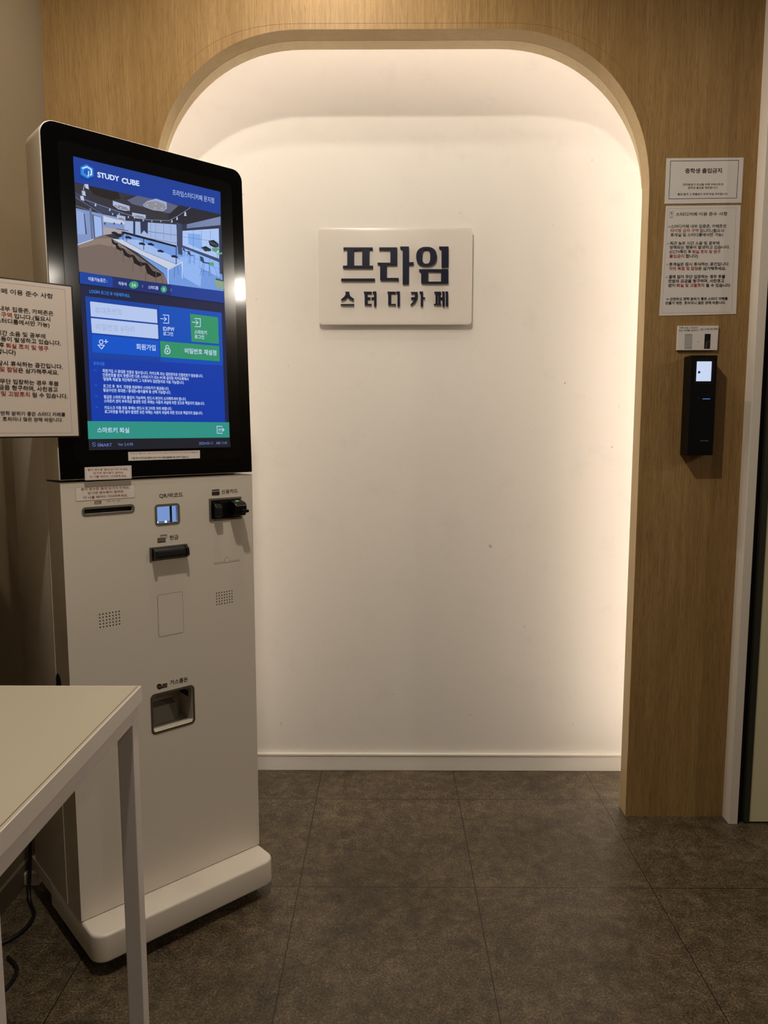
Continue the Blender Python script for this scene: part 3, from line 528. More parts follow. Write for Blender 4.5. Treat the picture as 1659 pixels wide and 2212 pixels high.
WHITE = mat('white_enamel', '#e3dacd', .32, spec=.45, noise=.01)
WOOD = wood_mat('light_wood_film')
WOODLIT = wood_mat('light_wood_film_lit_reveal', a='#c0a679', b='#ccb388', bb='#b39870')  # same film made lighter, the light on the reveal put into its colour
BLACK = mat('black_plastic', '#0d0c0e', .32, spec=.4)
GLASSBK = mat('black_glass', '#040405', .09, spec=.35)
GREY = mat('grey_bezel', '#6d6459', .45)
PAPER = mat('paper', '#c6c0bc', .7, spec=.2)

# ------------------------------------------------------------------ mesh helpers
def tagit(o, label=None, cat=None, group=None, kind=None):
    if label: o['label'] = label
    if cat: o['category'] = cat
    if group: o['group'] = group
    if kind: o['kind'] = kind
    return o
def link(name, bm, mats, parent=None, smooth=False, auto=True):
    me = bpy.data.meshes.new(name)
    bmesh.ops.remove_doubles(bm, verts=bm.verts, dist=1e-7)
    bm.to_mesh(me); bm.free()
    o = bpy.data.objects.new(name, me); COL.objects.link(o)
    for m in (mats if isinstance(mats, (list, tuple)) else [mats]): me.materials.append(m)
    if smooth:
        for p in me.polygons: p.use_smooth = True
        if auto:
            try: me.set_sharp_from_angle(angle=R(35))
            except Exception: pass
    if parent: o.parent = parent
    return o
def empty(name, loc=(0, 0, 0), rz=0, parent=None):
    o = bpy.data.objects.new(name, None); COL.objects.link(o); o.location = loc; o.rotation_euler = (0, 0, rz)
    o.empty_display_size = .05
    if parent: o.parent = parent
    return o
def box(bm, x0, x1, y0, y1, z0, z1, bev=0, seg=2, mi=0):
    b = bmesh.new()
    bmesh.ops.create_cube(b, size=1)
    for v in b.verts: v.co = Vector((x0 if v.co.x < 0 else x1, y0 if v.co.y < 0 else y1, z0 if v.co.z < 0 else z1))
    if bev: bmesh.ops.bevel(b, geom=b.edges[:], offset=bev, segments=seg, affect='EDGES', profile=.5, clamp_overlap=True)
    merge(bm, b, mi=mi)
def merge(bm, b, mtx=None, mi=0):
    vm = {}
    for v in b.verts: vm[v] = bm.verts.new(mtx @ v.co if mtx else v.co)
    for f in b.faces:
        try: nf = bm.faces.new([vm[v] for v in f.verts])
        except ValueError: continue
        nf.material_index = mi if mi else f.material_index; nf.smooth = f.smooth
    b.free()
def prism(bm, loops, y0, y1, mi=0, bev=0, axes='xz', segs=2):
    """filled outline (first loop) with holes (other loops) in the x-z plane, from depth y0 to y1"""
    cu = bpy.data.curves.new('tmp', 'CURVE'); cu.dimensions = '2D'; cu.fill_mode = 'BOTH'
    th = abs(y1-y0)/2
    cu.extrude = max(th-bev, 0)
    if bev: cu.bevel_depth = bev; cu.offset = -bev; cu.bevel_resolution = segs
    for lp in loops:
        sp = cu.splines.new('POLY'); sp.points.add(len(lp)-1)
        for p, q in zip(sp.points, lp): p.co = (q[0], q[1], 0, 1)
        sp.use_cyclic_u = True
    ob = bpy.data.objects.new('tmp', cu)
    me = ob.to_mesh()
    b = bmesh.new(); b.from_mesh(me); ob.to_mesh_clear()
    bpy.data.objects.remove(ob); bpy.data.curves.remove(cu)
    ym = (y0+y1)/2
    for v in b.verts:
        x, y, z = v.co
        v.co = (x, ym-z, y) if axes == 'xz' else (x, y, ym+z)
    bmesh.ops.remove_doubles(b, verts=b.verts, dist=1e-6)
    bmesh.ops.recalc_face_normals(b, faces=b.faces)
    for f in b.faces: f.smooth = False; f.material_index = 0
    merge(bm, b, mi=mi)
def rrect(x0, x1, z0, z1, r, n=6):
    if not isinstance(r, (list, tuple)): r = (r,)*4   # bl, br, tr, tl
    pts = []
    for (cx, cz, a0, rr) in ((x0, z0, 180, r[0]), (x1, z0, 270, r[1]), (x1, z1, 0, r[2]), (x0, z1, 90, r[3])):
        sx = cx+rr if cx == x0 else cx-rr; sz = cz+rr if cz == z0 else cz-rr
        if rr <= 0: pts.append((cx, cz)); continue
        for i in range(n+1):
            a = R(a0+90*i/n); pts.append((sx+rr*math.cos(a), sz+rr*math.sin(a)))
    return pts
def tube(bm, pts, r, n=8, mi=0, closed=False):
    P = [Vector(p) for p in pts]; rings = []
    for i, p in enumerate(P):
        t = (P[min(i+1, len(P)-1)]-P[max(i-1, 0)]).normalized()
        up = Vector((0, 0, 1)) if abs(t.z) < .9 else Vector((1, 0, 0))
        a = t.cross(up).normalized(); b = t.cross(a).normalized()
        rings.append([bm.verts.new(p+a*r*math.cos(2*math.pi*k/n)+b*r*math.sin(2*math.pi*k/n)) for k in range(n)])
    for i in range(len(rings)-1):
        for k in range(n):
            f = bm.faces.new((rings[i][k], rings[i][(k+1) % n], rings[i+1][(k+1) % n], rings[i+1][k])); f.material_index = mi; f.smooth = True
    bm.faces.new(rings[0][::-1]); bm.faces.new(rings[-1])
def smooth_path(pts, k=6):
    P = [Vector(p) for p in pts]; out = []
    for i in range(len(P)-1):
        a, b, c, d = P[max(i-1, 0)], P[i], P[i+1], P[min(i+2, len(P)-1)]
        for j in range(k):
            t = j/k; out.append(.5*((2*b)+(c-a)*t+(2*a-5*b+4*c-d)*t*t+(3*b-a-3*c+d)*t**3))
    out.append(P[-1]); return out

# ------------------------------------------------------------------ flat artwork (print on paper, pixels on a screen)
def text_bm(s, h, bold, fit):
    cu = bpy.data.curves.new('tmp', 'FONT'); cu.body = s; cu.size = 1.0; cu.resolution_u = 3
    cu.offset = (0.0, .017, .026, .035)[bold]
    ob = bpy.data.objects.new('tmp', cu)
    me = ob.to_mesh()
    b = bmesh.new(); b.from_mesh(me); ob.to_mesh_clear()
    bpy.data.objects.remove(ob); bpy.data.curves.remove(cu)
    if not b.verts: return b
    xs = [v.co.x for v in b.verts]; ys = [v.co.y for v in b.verts]
    x0, x1 = min(xs), max(xs)
    hang = any(ord(c) > 0x2fff for c in s)
    y0, y1 = (-.08, .84) if hang else ((0, .73) if len(s) > 1 or s.isalnum() else (min(ys), max(ys)))
    for v in b.verts: v.co = Vector(((v.co.x-x0)/(x1-x0)*fit-fit/2, 0, ((v.co.y-(y0+y1)/2)/(y1-y0))*h))
    return b
def draw(items, name, y, dy, matf, parent=None, org=(0, 0), skip=0, base=None, xf=None):
    """lays flat artwork on the plane y (towards -y) as one mesh; units in the lists are millimetres"""
    bm = bmesh.new(); cols = []; k = 0
    if base: cols.append(base)
    def mi(c):
        if c not in cols: cols.append(c)
        return cols.index(c)
    def pt(p, yy):
        x, z = (p[0]/1000, p[1]/1000)
        if xf: x, z = xf(x, z)
        return Vector((x-org[0], yy, z-org[1]))
    for it in items[skip:]:
        k += 1; yy = y-dy*k
        if it[0] in 'PR':
            pts = it[2] if it[0] == 'P' else it[3]
            if it[0] == 'R':
                r = it[2]; q = []
                n = len(pts)
                for i in range(n):
                    p = Vector(pts[i]); a = (Vector(pts[i-1])-p).normalized(); b_ = (Vector(pts[(i+1) % n])-p).normalized()
                    A = p+a*r; B_ = p+b_*r
                    for j in range(5):
                        t = j/4; q.append(tuple(A*(1-t)**2+p*2*t*(1-t)+B_*t*t))
                pts = q
            vs_ = [bm.verts.new(pt(p, yy)) for p in pts]
            f = bm.faces.new(vs_); f.material_index = mi(it[1]); f.normal_update()
            if f.normal.y > 0: f.normal_flip()
            if len(pts) > 4: bmesh.ops.triangulate(bm, faces=[f])
        elif it[0] == 'L':
            col, wd, pts = it[1:]
            for a, b_ in zip(pts[:-1], pts[1:]):
                a = Vector(a); b_ = Vector(b_); d = (b_-a)
                if d.length < 1e-6: continue
                d.normalize(); n = Vector((-d.y, d.x))*wd/2; a = a-d*wd*.35; b_ = b_+d*wd*.35
                f = bm.faces.new([bm.verts.new(pt(p, yy)) for p in (a+n, a-n, b_-n, b_+n)]); f.material_index = mi(col); f.normal_update()
                if f.normal.y > 0: f.normal_flip()
        elif it[0] == 'T':
            s, x0, z0, x1, z1, h, col, bold = it[1:]
            A = pt((x0, z0), yy); B_ = pt((x1, z1), yy); d = B_-A
            tb = text_bm(s, h/1000*(A-B_).length/max(1e-6, math.hypot(x1-x0, z1-z0)/1000), bold, d.length)
            if not tb.verts: continue
            ang = math.atan2(d.z, d.x)
            M_ = Matrix.Translation((A+B_)/2) @ Matrix.Rotation(-ang, 4, 'Y')
            i = mi(col)
            for f in tb.faces: f.material_index = i
            for f in tb.faces:
                f.normal_update()
            vm = {v: bm.verts.new(M_ @ v.co) for v in tb.verts}
            for f in tb.faces:
                vv = [vm[v] for v in f.verts]
                if f.normal.y > 0: vv = vv[::-1]
                nf = bm.faces.new(vv); nf.material_index = i
            tb.free()
    me = bpy.data.meshes.new(name); bm.to_mesh(me); bm.free()
    for c in cols: me.materials.append(matf(c) if isinstance(c, str) else c)
    o = bpy.data.objects.new(name, me); COL.objects.link(o)
    if parent: o.parent = parent
    return o
def join_art(o, art):
    """puts the artwork faces into the object's own mesh"""
    b = bmesh.new(); b.from_mesh(o.data); n = len(o.data.materials)
    a = bmesh.new(); a.from_mesh(art.data)
    for f in a.faces: f.material_index += n
    vm = {v: b.verts.new(v.co) for v in a.verts}
    for f in a.faces:
        nf = b.faces.new([vm[v] for v in f.verts]); nf.material_index = f.material_index
    a.free()
    for m in art.data.materials: o.data.materials.append(m)
    b.to_mesh(o.data); b.free(); bpy.data.objects.remove(art)

# ------------------------------------------------------------------ the room
YW, YB, YR = 2.115, 2.4186, 2.173      # wood wall face, niche wall face, back of the reveal
XL, XR = -.94, 1.008
def struct(name, bm, m, parent=None, **k):
    o = link(name, bm, m, parent, **k)
    if not parent: o['kind'] = 'structure'
    return o
YBACK = -2.4
bm = bmesh.new(); box(bm, -1.2, 4.5, YBACK-.1, 2.60, -.08, 0); struct('floor', bm, floor_mat())
bm = bmesh.new()
holes = [[(d[0]+.042*math.cos(t*math.pi/12), d[1]+.042*math.sin(t*math.pi/12)) for t in range(24)] for d in DOWN]
prism(bm, [[(-1.2, YBACK-.1), (4.5, YBACK-.1), (4.5, 2.6), (-1.2, 2.6)]]+holes, CEIL, CEIL+.03, axes='xy')
struct('ceiling', bm, wall_mat('ceiling_paint', '#cfc6b8'))
WALLM = wall_mat('wall_paint', '#e6e0d8', 1); SIDEM = wall_mat('side_wall_paint', '#776953')
bm = bmesh.new(); box(bm, XL-.1, 1.4, YB, YB+.1, 0, CEIL); struct('wall_back', bm, WALLM)
bm = bmesh.new(); box(bm, XL-.12, XL, YBACK, YB, 0, CEIL); struct('wall_left', bm, SIDEM)
bm = bmesh.new(); box(bm, XL-.12, 4.4, YBACK-.1, YBACK, 0, CEIL); struct('wall_rear', bm, mat('rear_wall_paint', '#8b7c68', .8))
bm = bmesh.new(); box(bm, 4.3, 4.4, YBACK, YB, 0, CEIL); struct('wall_right', bm, mat('right_wall_paint', '#7c6f5c', .8))
# niche return wall (closes the lit gap on the right)
bm = bmesh.new(); box(bm, 1.0, 1.06, YR+.002, YB, 0, CEIL); struct('wall_return', bm, WALLM)

# wooden wall with the arch
def arch(cxl, cxr, a, b, zc, n, xl, xr, N=22):
    """closed outline of the opening from the floor up, counter-clockwise"""
    pts = [(xr, -.001)]
    for i in range(N+1):
        t = math.pi/2*i/N; pts.append((cxr+(xr-cxr)*math.cos(t)**(2/n), zc+b*math.sin(t)**(2/n)))
    for i in range(N+1):
        t = math.pi/2*(1-i/N); pts.append((cxl-(cxl-xl)*math.cos(t)**(2/n), zc+b*math.sin(t)**(2/n)))
    pts.append((xl, -.001)); return pts
OUT = arch(-.235, .30, 0, .434, 1.80, 2.18, -.648, .716)
def board(o_, x0, x1, z1): return [(x1, 0)] + [(x1, z1), (x0, z1), (x0, 0)] + [(p[0], max(p[1], 0)) for p in o_[::-1]]
bm = bmesh.new(); prism(bm, [board(OUT, XL, XR, CEIL)], YW, YR)
wf = struct('wall_front', bm, [WOOD, WOODLIT])
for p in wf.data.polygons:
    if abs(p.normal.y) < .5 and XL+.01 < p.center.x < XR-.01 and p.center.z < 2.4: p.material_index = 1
# curved lining board behind the head of the arch: deepest at the crown, running out at the sides
bm = bmesh.new(); rows = []
head_ = [p for p in OUT if p[1] > 1.80]
for i, p in enumerate(head_):
    q = Vector(p); t_ = (Vector(head_[min(i+1, len(head_)-1)])-Vector(head_[max(i-1, 0)])).normalized(); n_ = Vector((t_.y, -t_.x))
    s_ = max(0, min(1, (p[1]-1.80)/.40)); dep = .003+.045*s_*s_*(3-2*s_)
    o_ = q+n_*.012; i_ = q-n_*.0004
    rows.append([bm.verts.new(c) for c in ((i_.x, YR+.0003, i_.y), (i_.x, YR+dep, i_.y), (o_.x, YR+dep, o_.y), (o_.x, YR+.0003, o_.y))])
for r0, r1 in zip(rows[:-1], rows[1:]):
    for k in range(4): bm.faces.new((r0[k], r0[(k+1) % 4], r1[(k+1) % 4], r1[k]))
bm.faces.new(rows[0]); bm.faces.new(rows[-1][::-1]); bmesh.ops.recalc_face_normals(bm, faces=bm.faces)
struct('trim_1', bm, wood_mat('light_wood_lit_lining', a='#e2cba3', b='#ead6b0', bb='#d8c095'))  # palest wood tone: glow from the niche painted into this board
# the film seam that follows the arch a finger's width outside it
seam = arch(-.235, .30, 0, .449, 1.80, 2.45, -.664, .730)
bm = bmesh.new(); tube(bm, [(p[0], YW, p[1]) for p in seam if p[1] > 1.99], .00035, 5)
o = link('film_seam', bm, mat('seam_line', '#7a5a36', .7), wf)

# baseboard of the niche, with its small cap
bm = bmesh.new(); box(bm, XL, 1.0, YB-.010, YB, 0, .055, .002); box(bm, XL, 1.0, YB-.013, YB, .053, .061, .002)
struct('baseboard_back', bm, wall_mat('baseboard_white', '#e4ded4', 1))
bm = bmesh.new(); box(bm, XL, XL+.009, YBACK, YW, 0, .06, .002); struct('baseboard_left', bm, mat('baseboard_dark', '#6a5c4a', .5))

# ------------------------------------------------------------------ light strip hidden behind the arch
st = empty('light_strip', (0, YR+.014, 0))
tagit(st, 'warm light strip hidden on the back of the wooden arch, lighting the white niche wall', 'light strip')
def offset_path(o_, d):
    P = [Vector(p) for p in o_]; out = []
    for i, p in enumerate(P):
        t = (P[min(i+1, len(P)-1)]-P[max(i-1, 0)])
        if t.length < 1e-9: continue
        t.normalize(); out.append((p.x+t.y*d, p.y-t.x*d))
    return out
path = [p for p in offset_path(OUT, .13) if p[1] > 0]
pp = [(OUT[0][0]+.13, .05)]+[p for p in path if p[1] > .2]+[(OUT[-1][0]-.13, .05)]
dense = []
for a, b_ in zip(pp[:-1], pp[1:]):
    n = max(1, int(math.dist(a, b_)/.12))
    for j in range(n): dense.append((a[0]+(b_[0]-a[0])*j/n, a[1]+(b_[1]-a[1])*j/n))
dense.append(pp[-1])
bm = bmesh.new(); tube(bm, [(p[0], .010, p[1]) for p in dense], .008, 8); link('diffuser', bm, emis('strip_glow', (1.0, .945, .86), STRIP, True), st, smooth=True)
bm = bmesh.new(); tube(bm, [(p[0], .002, p[1]) for p in dense], .0022, 6); link('channel', bm, mat('aluminium', '#9a9a9a', .4, 1), st)

# ------------------------------------------------------------------ downlights
WHERE = ['over the space before the white table', 'above the floor between table and kiosk', 'closest to the wooden arch wall', 'in the side room beyond the glass door, with a bare bulb', 'added unseen in the side room to soften niche shadow edges', 'added as unseen fill, far back on the right behind the camera']
for i, (x, y, wt, ang, bl) in enumerate(DOWN):
    t = empty('ceiling_downlight', (x, y, CEIL))
    tagit(t, 'round recessed ceiling downlight '+WHERE[i], 'downlight', 'ceiling downlights')
    bm = bmesh.new(); prism(bm, [[(.052*math.cos(a*math.pi/16), .052*math.sin(a*math.pi/16)) for a in range(32)], [(.041*math.cos(a*math.pi/16), .041*math.sin(a*math.pi/16)) for a in range(32)]], -.003, 0, axes='xy')
    link('trim_ring', bm, mat('ring_white', '#dedad2', .4), t)
    bm = bmesh.new(); bmesh.ops.create_cone(bm, cap_ends=True, segments=24, radius1=.0405, radius2=.0405, depth=.004, matrix=Matrix.Translation((0, 0, .028)))
    link('lens', bm, emis('lamp_lens', WARM, 14, True), t)
    l = bpy.data.lights.new('lamp', 'SPOT'); l.energy = wt; l.color = WARM; l.spot_size = R(ang); l.spot_blend = bl; l.shadow_soft_size = .03 if x < 2 else (.04 if y > 0 else .14)
    lo = bpy.data.objects.new('lamp', l); COL.objects.link(lo); lo.parent = t; lo.location = (0, 0, .0)
    if x > 2 and y > 0:    # the side room's lamp is a small bare bulb below its ring, seen as a glint on the black glass
        lo.location.z = -.10
        bm = bmesh.new(); bmesh.ops.create_uvsphere(bm, u_segments=16, v_segments=10, radius=.036, matrix=Matrix.Translation((0, 0, -.035)))
        link('bulb', bm, emis('bulb_glow', WARM, 25, True), t, smooth=True)

# ------------------------------------------------------------------ frame and glass door on the right
bm = bmesh.new(); box(bm, XR, XR+.0255, 2.071, YW+.03, 0, CEIL, .0012); struct('trim_2', bm, mat('frame_white', '#ddd3c6', .4))
bm = bmesh.new(); box(bm, XR+.0255, XR+.043, 2.088, 2.10, 0, CEIL); struct('trim_3', bm, mat('rubber_seal', '#15120f', .6))
d = empty('door_1', (XR+.045, 2.076, 0)); d['kind'] = 'structure'
bm = bmesh.new(); box(bm, 0, .016, -.004, .02, .006, CEIL-.02, .001); link('stile', bm, mat('dark_green_edge', '#2c2b20', .5), d)
gm = mat('greenish_glass', '#d6cfaa', .35, spec=.5, noise=.05, nscale=5)
bm = bmesh.new(); box(bm, .016, .86, .0, .012, .006, CEIL-.02); link('glass_pane', bm, gm, d)
bm = bmesh.new(); box(bm, .0, .88, .02, .045, 0, CEIL-.005); link('backing', bm, mat('door_backing', '#23211c', .7), d)

# ------------------------------------------------------------------ wall sign with raised letters
sg = empty('wall_sign', (.0202, YB, 1.6438)); tagit(sg, 'white rounded acrylic sign on the niche wall with raised navy lettering', 'sign')
bm = bmesh.new(); prism(bm, [rrect(-.243, .243, -.149, .149, .012)], -.019, -.010, bev=.0012); link('plate', bm, mat('white_acrylic', '#ddd5cc', .3, spec=.5), sg, smooth=True)
for x in (-.21, .21):
    for z in (-.12, .12):
        bm = bmesh.new(); bmesh.ops.create_cone(bm, cap_ends=True, segments=16, radius1=.006, radius2=.006, depth=.010, matrix=Matrix.Translation((x, -.005, z)) @ Matrix.Rotation(R(90), 4, 'X'))
        link('standoff', bm, mat('steel', '#8f8f8f', .35, 1), sg)
NAVY = mat('navy_acrylic', '#0d1029', .4, spec=.3)
for k_, strokes in LETTERS.items():
    bm = bmesh.new()
    for loops in strokes: prism(bm, [[(p[0]/1000-.0202, p[1]/1000-1.6438) for p in l] for l in loops], -.027, -.0195)
    link('letter', bm, NAVY, sg)

# ------------------------------------------------------------------ paper notices
def paper(name, key, face, label, cat, dx=0, thick=.0006, back=YW, m=PAPER, group=None):
    items = ART[key]; q = items[0][2]
    x0 = sum(p[0] for p in q)/4000; z0 = sum(p[1] for p in q)/4000
    t = empty(name, (x0, back, z0)); tagit(t, label, cat, group)
    bm = bmesh.new(); prism(bm, [[(p[0]/1000-x0, p[1]/1000-z0) for p in q[::-1]]], -thick, -.0001)
    s = link('sheet', bm, m, t)
    a = draw(items, 'print', -thick, .00003, ink, None, (x0, z0), 1); join_art(s, a)
    return t
PAP2 = mat('paper_notice', '#dcd5d0', .65, spec=.25, noise=.015, nscale=8)
paper('paper_notice', 'entry_notice', 0, 'landscape paper notice with thick black border, top sheet on the wooden wall', 'notice', m=PAP2, thick=.0015)
paper('paper_notice', 'rules_notice', 0, 'portrait rules sheet in black and red text on wooden wall, below bordered notice', 'notice', m=PAP2, thick=.0015)
paper('guide_label', 'guide_label', 0, 'small white card with two pictures fixed right above the black scanner on the wooden wall', 'label', thick=.008, m=PAP2)

# second copy of the rules sheet, in a clear pocket fixed to the kiosk (kiosk axes below)
KO = Vector((-.668, 1.488, 0)); KA = math.atan2(.675, .738)
KM = Matrix.Translation(KO) @ Matrix.Rotation(KA, 4, 'Z')
PHI = R(1.62); ZS = 1.057

# ------------------------------------------------------------------ wall scanner
qs = empty('code_scanner', (.868, YW, 1.228)); tagit(qs, 'tall black wall scanner with a lit square window, mounted on the wooden wall', 'scanner')
bm = bmesh.new(); box(bm, -.0362, .0362, -.050, 0, -.1372, .1372, .0012); link('housing', bm, mat('scanner_black', '#080708', .45, spec=.2), qs)
bm = bmesh.new(); box(bm, -.0205, .0205, -.0515, -.049, .0667, .1204, .0015)
wn = link('scan_window', bm, emis('window_glow', '#c9d6f2', 1.0, True), qs)
bm = bmesh.new(); prism(bm, [rrect(-.0275, .0275, .058, .128, .003), rrect(-.0206, .0206, .0665, .1206, .001)], -.0508, -.0498); link('window_frame', bm, BLACK, qs)
bm = bmesh.new(); bmesh.ops.create_cone(bm, cap_ends=True, segments=20, radius1=.0034, radius2=.0034, depth=.0006, matrix=Matrix.Translation((-.0135, -.0517, .091)) @ Matrix.Rotation(R(90), 4, 'X')); link('lens', bm, mat('lens_grey', '#50555e', .3), qs)
bm = bmesh.new(); bmesh.ops.create_cone(bm, cap_ends=True, segments=16, radius1=.0014, radius2=.0014, depth=.0006, matrix=Matrix.Translation((-.0135, -.0521, .091)) @ Matrix.Rotation(R(90), 4, 'X')); link('lens_core', bm, BLACK, qs)
bm = bmesh.new(); box(bm, .0002, .0209, -.0507, -.0495, .0177, .0190); link('status_bar', bm, emis('led_blue', '#5f8fe0', 1.2), qs)
bm = bmesh.new(); box(bm, -.0118, -.0105, -.0506, -.0495, .0196, .0214); link('indicator', bm, mat('ind', '#8a8a78', .4), qs)
draw(ART['scanner_print'][:1], 'window_outline', -.0501, .00005, ink, qs, (.868, 1.228), 0)
draw(ART['scanner_print'][1:], 'printed_name', -.0501, .00005, ink, qs, (.868, 1.228), 0)
bm = bmesh.new(); box(bm, -.012, -.006, -.03, -.02, -.1392, -.1372); link('screw', bm, mat('copper_dull', '#6a4a34', .4, .6), qs)

# ------------------------------------------------------------------ kiosk
kt = empty('payment_kiosk', KO, KA); tagit(kt, 'tall white self service kiosk with a black framed touch screen, left of the arch', 'kiosk')
KW, KD = .4525, .315
# plinth
bm = bmesh.new()
prism(bm, [[(0, .20), (0, -.045)]+[(.032-.032*math.cos(R(a)), -.045-.032*math.sin(R(a))) for a in range(10, 91, 10)]+[(KW-.032+.032*math.sin(R(a)), -.045-.032*math.cos(R(a))) for a in range(0, 91, 10)]+[(KW, .20)]], .032, .0955, bev=.006, axes='xy', segs=3)
prism(bm, [[(0, .195), (KW, .195), (KW, .34), (0, .34)]], .062, .0955, axes='xy')
pl = link('plinth', bm, WHITE, kt, smooth=True)
for (x, y) in ((.06, .0), (KW-.06, .0), (.06, .30), (KW-.06, .30)):
    bm = bmesh.new(); bmesh.ops.create_cone(bm, cap_ends=True, segments=20, radius1=.018, radius2=.018, depth=.020, matrix=Matrix.Translation((x, y, .0185)) @ Matrix.Rotation(R(90), 4, 'Y'))
    box(bm, x-.012, x+.012, y-.012, y+.012, .028, .064 if y > .1 else .034); link('caster', bm, BLACK, kt)
bm = bmesh.new(); box(bm, .02, KW-.02, -.03, .02, .010, .034); link('plinth_gap_shade', bm, BLACK, kt)  # black block painting the shade in the gap under the plinth
# rear cabinet
bm = bmesh.new(); box(bm, .0005, KW-.0005, .0865, KD, .0955, 1.30, .003); link('rear_cabinet', bm, WHITE, kt, smooth=True)
# front door shell, with openings
Z0, Z1 = .0975, 1.054
H = dict(card=(.3375, .4170, .951, .998), qr=(.2045, .2553, .9530, .9920), receipt=(.0455, .1495, .9868, .9967), change=(.1795, .2775, .4755, .5595))
bm = bmesh.new()
prism(bm, [rrect(0, KW, Z0, Z1, .002), rrect(*H['card'], .001), rrect(*H['qr'], .005), rrect(*H['receipt'], .003), rrect(*H['change'], .008)], 0, .004)
box(bm, 0, .004, .003, .0835, Z0, Z1); box(bm, KW-.004, KW, .003, .0835, Z0, Z1); box(bm, .003, KW-.003, .003, .0835, Z0, Z0+.004); box(bm, .003, KW-.003, .003, .0835, Z1-.004, Z1)
dr = link('door_panel', bm, WHITE, kt)
# bright folded lip along the side seam
bm = bmesh.new(); box(bm, -.0012, .002, .0835, .0875, Z0, 1.30); box(bm, KW-.002, KW+.0012, .0835, .0875, Z0, 1.30); link('side_lip', bm, mat('lip_white', '#e8e0d0', .35), kt)
bm = bmesh.new(); prism(bm, [rrect(.0, .029, .0, .11, (.004, .004, .014, .014))], -.0005, .0005)
o = link('hand_slot', bm, BLACK, kt); o.rotation_euler = (0, 0, R(-90)); o.location = (-.0008, .083, .527)
# receipt slot
def ring(name, x0, x1, z0, z1, r, wd, y=-.0006, th=.0012, m=GREY, parent=kt, r2=None):
    bm = bmesh.new(); prism(bm, [rrect(x0, x1, z0, z1, r), rrect(x0+wd, x1-wd, z0+wd, z1-wd, max(r-wd, .0008) if r2 is None else r2)], y-.0004, y+th); return link(name, bm, m, parent)
rs = ring('receipt_slot', .0408, .1541, .982, 1.0012, .008, .0045)
bm = bmesh.new(); box(bm, .043, .152, .012, .014, .984, 1.0); box(bm, .044, .151, .004, .013, .9860, .9868); link('slot_back', bm, BLACK, rs)
# code reader window
qr = ring('code_reader', .1997, .2599, .9485, .9963, .008, .0055)
bm = bmesh.new(); box(bm, .201, .2585, .010, .012, .949, .996); link('light_panel', bm, emis('reader_glow', '#7f9fd8', .85, True), qr)
bm = bmesh.new(); box(bm, .2400, .2450, .0085, .010, .949, .996); box(bm, .201, .2400, .0080, .010, .9545, .9560); link('reader_frame', bm, mat('navy_edge', '#1a2340', .4), qr)
bm = bmesh.new()
for x in (.2085, .2290): bmesh.ops.create_icosphere(bm, subdivisions=2, radius=.0022, matrix=Matrix.Translation((x, .0075, .9550)))
link('indicator_light', bm, emis('led_white', '#e8f4ff', 6), qr)
bm = bmesh.new()
for a in ((.2045, .2553, .004, .0098, .9515, .9530), (.2045, .2553, .004, .0098, .9920, .9935), (.203, .2045, .004, .0098, .953, .992), (.2553, .2568, .004, .0098, .953, .992)): box(bm, *a)
link('reader_box', bm, mat('reader_inside', '#8fa4cc', .5), qr)
# card reader
cd = empty('card_reader', (0, 0, 0), 0, kt)
bm = bmesh.new(); prism(bm, [rrect(.334, .4206, .9476, 1.0012, .0015), rrect(.3385, .4162, .9520, .9968, .001)], -.002, .001); link('bezel', bm, GREY, cd)
bm = bmesh.new(); box(bm, .3385, .4162, .0005, .022, .952, .9968); link('recess', bm, BLACK, cd)
RB = mat('reader_black', '#09090a', .3, spec=.35)
def yzprofile(bm, x0, x1, prof):
    a = [bm.verts.new((x0, p[0], p[1])) for p in prof]; b_ = [bm.verts.new((x1, p[0], p[1])) for p in prof]; n = len(prof)
    bm.faces.new(a[::-1]); bm.faces.new(b_)
    for i in range(n): bm.faces.new((a[i], a[(i+1) % n], b_[(i+1) % n], b_[i]))
    bmesh.ops.recalc_face_normals(bm, faces=bm.faces)
bm = bmesh.new()
prof = [(.001, .9945)]+[(-.008-.026*math.sin(R(a)), .982+.0115*math.cos(R(a))) for a in range(0, 91, 15)]+[(-.034, .968), (-.028, .9585), (.001, .9575)]
yzprofile(bm, .3855, .4160, prof)
rb = link('reader_body', bm, RB, cd)
bmesh.ops
m_ = rb.modifiers.new('b', 'BEVEL'); m_.width = .0022; m_.segments = 2; m_.limit_method = 'ANGLE'
bm = bmesh.new(); box(bm, .4000, .4175, -.041, -.030, .9660, .9730, .0015); link('card_mouth', bm, RB, cd)
bm = bmesh.new(); yzprofile(bm, .3425, .3600, [(.001, .989), (-.010, .989), (-.018, .982), (-.020, .962), (-.012, .957), (.001, .957)])
o = link('reader_guide', bm, RB, cd); m_ = o.modifiers.new('b', 'BEVEL'); m_.width = .002; m_.segments = 2
bm = bmesh.new(); box(bm, .3600, .3855, -.006, .001, .959, .992, .001); link('card_throat', bm, RB, cd)
bm = bmesh.new(); box(bm, .3955, .4005, -.0250, -.0150, .9925, .9945, .0005); o = link('ready_light', bm, emis('led_green', '#7fae5a', .8), cd)
o.rotation_euler = (0, 0, 0)
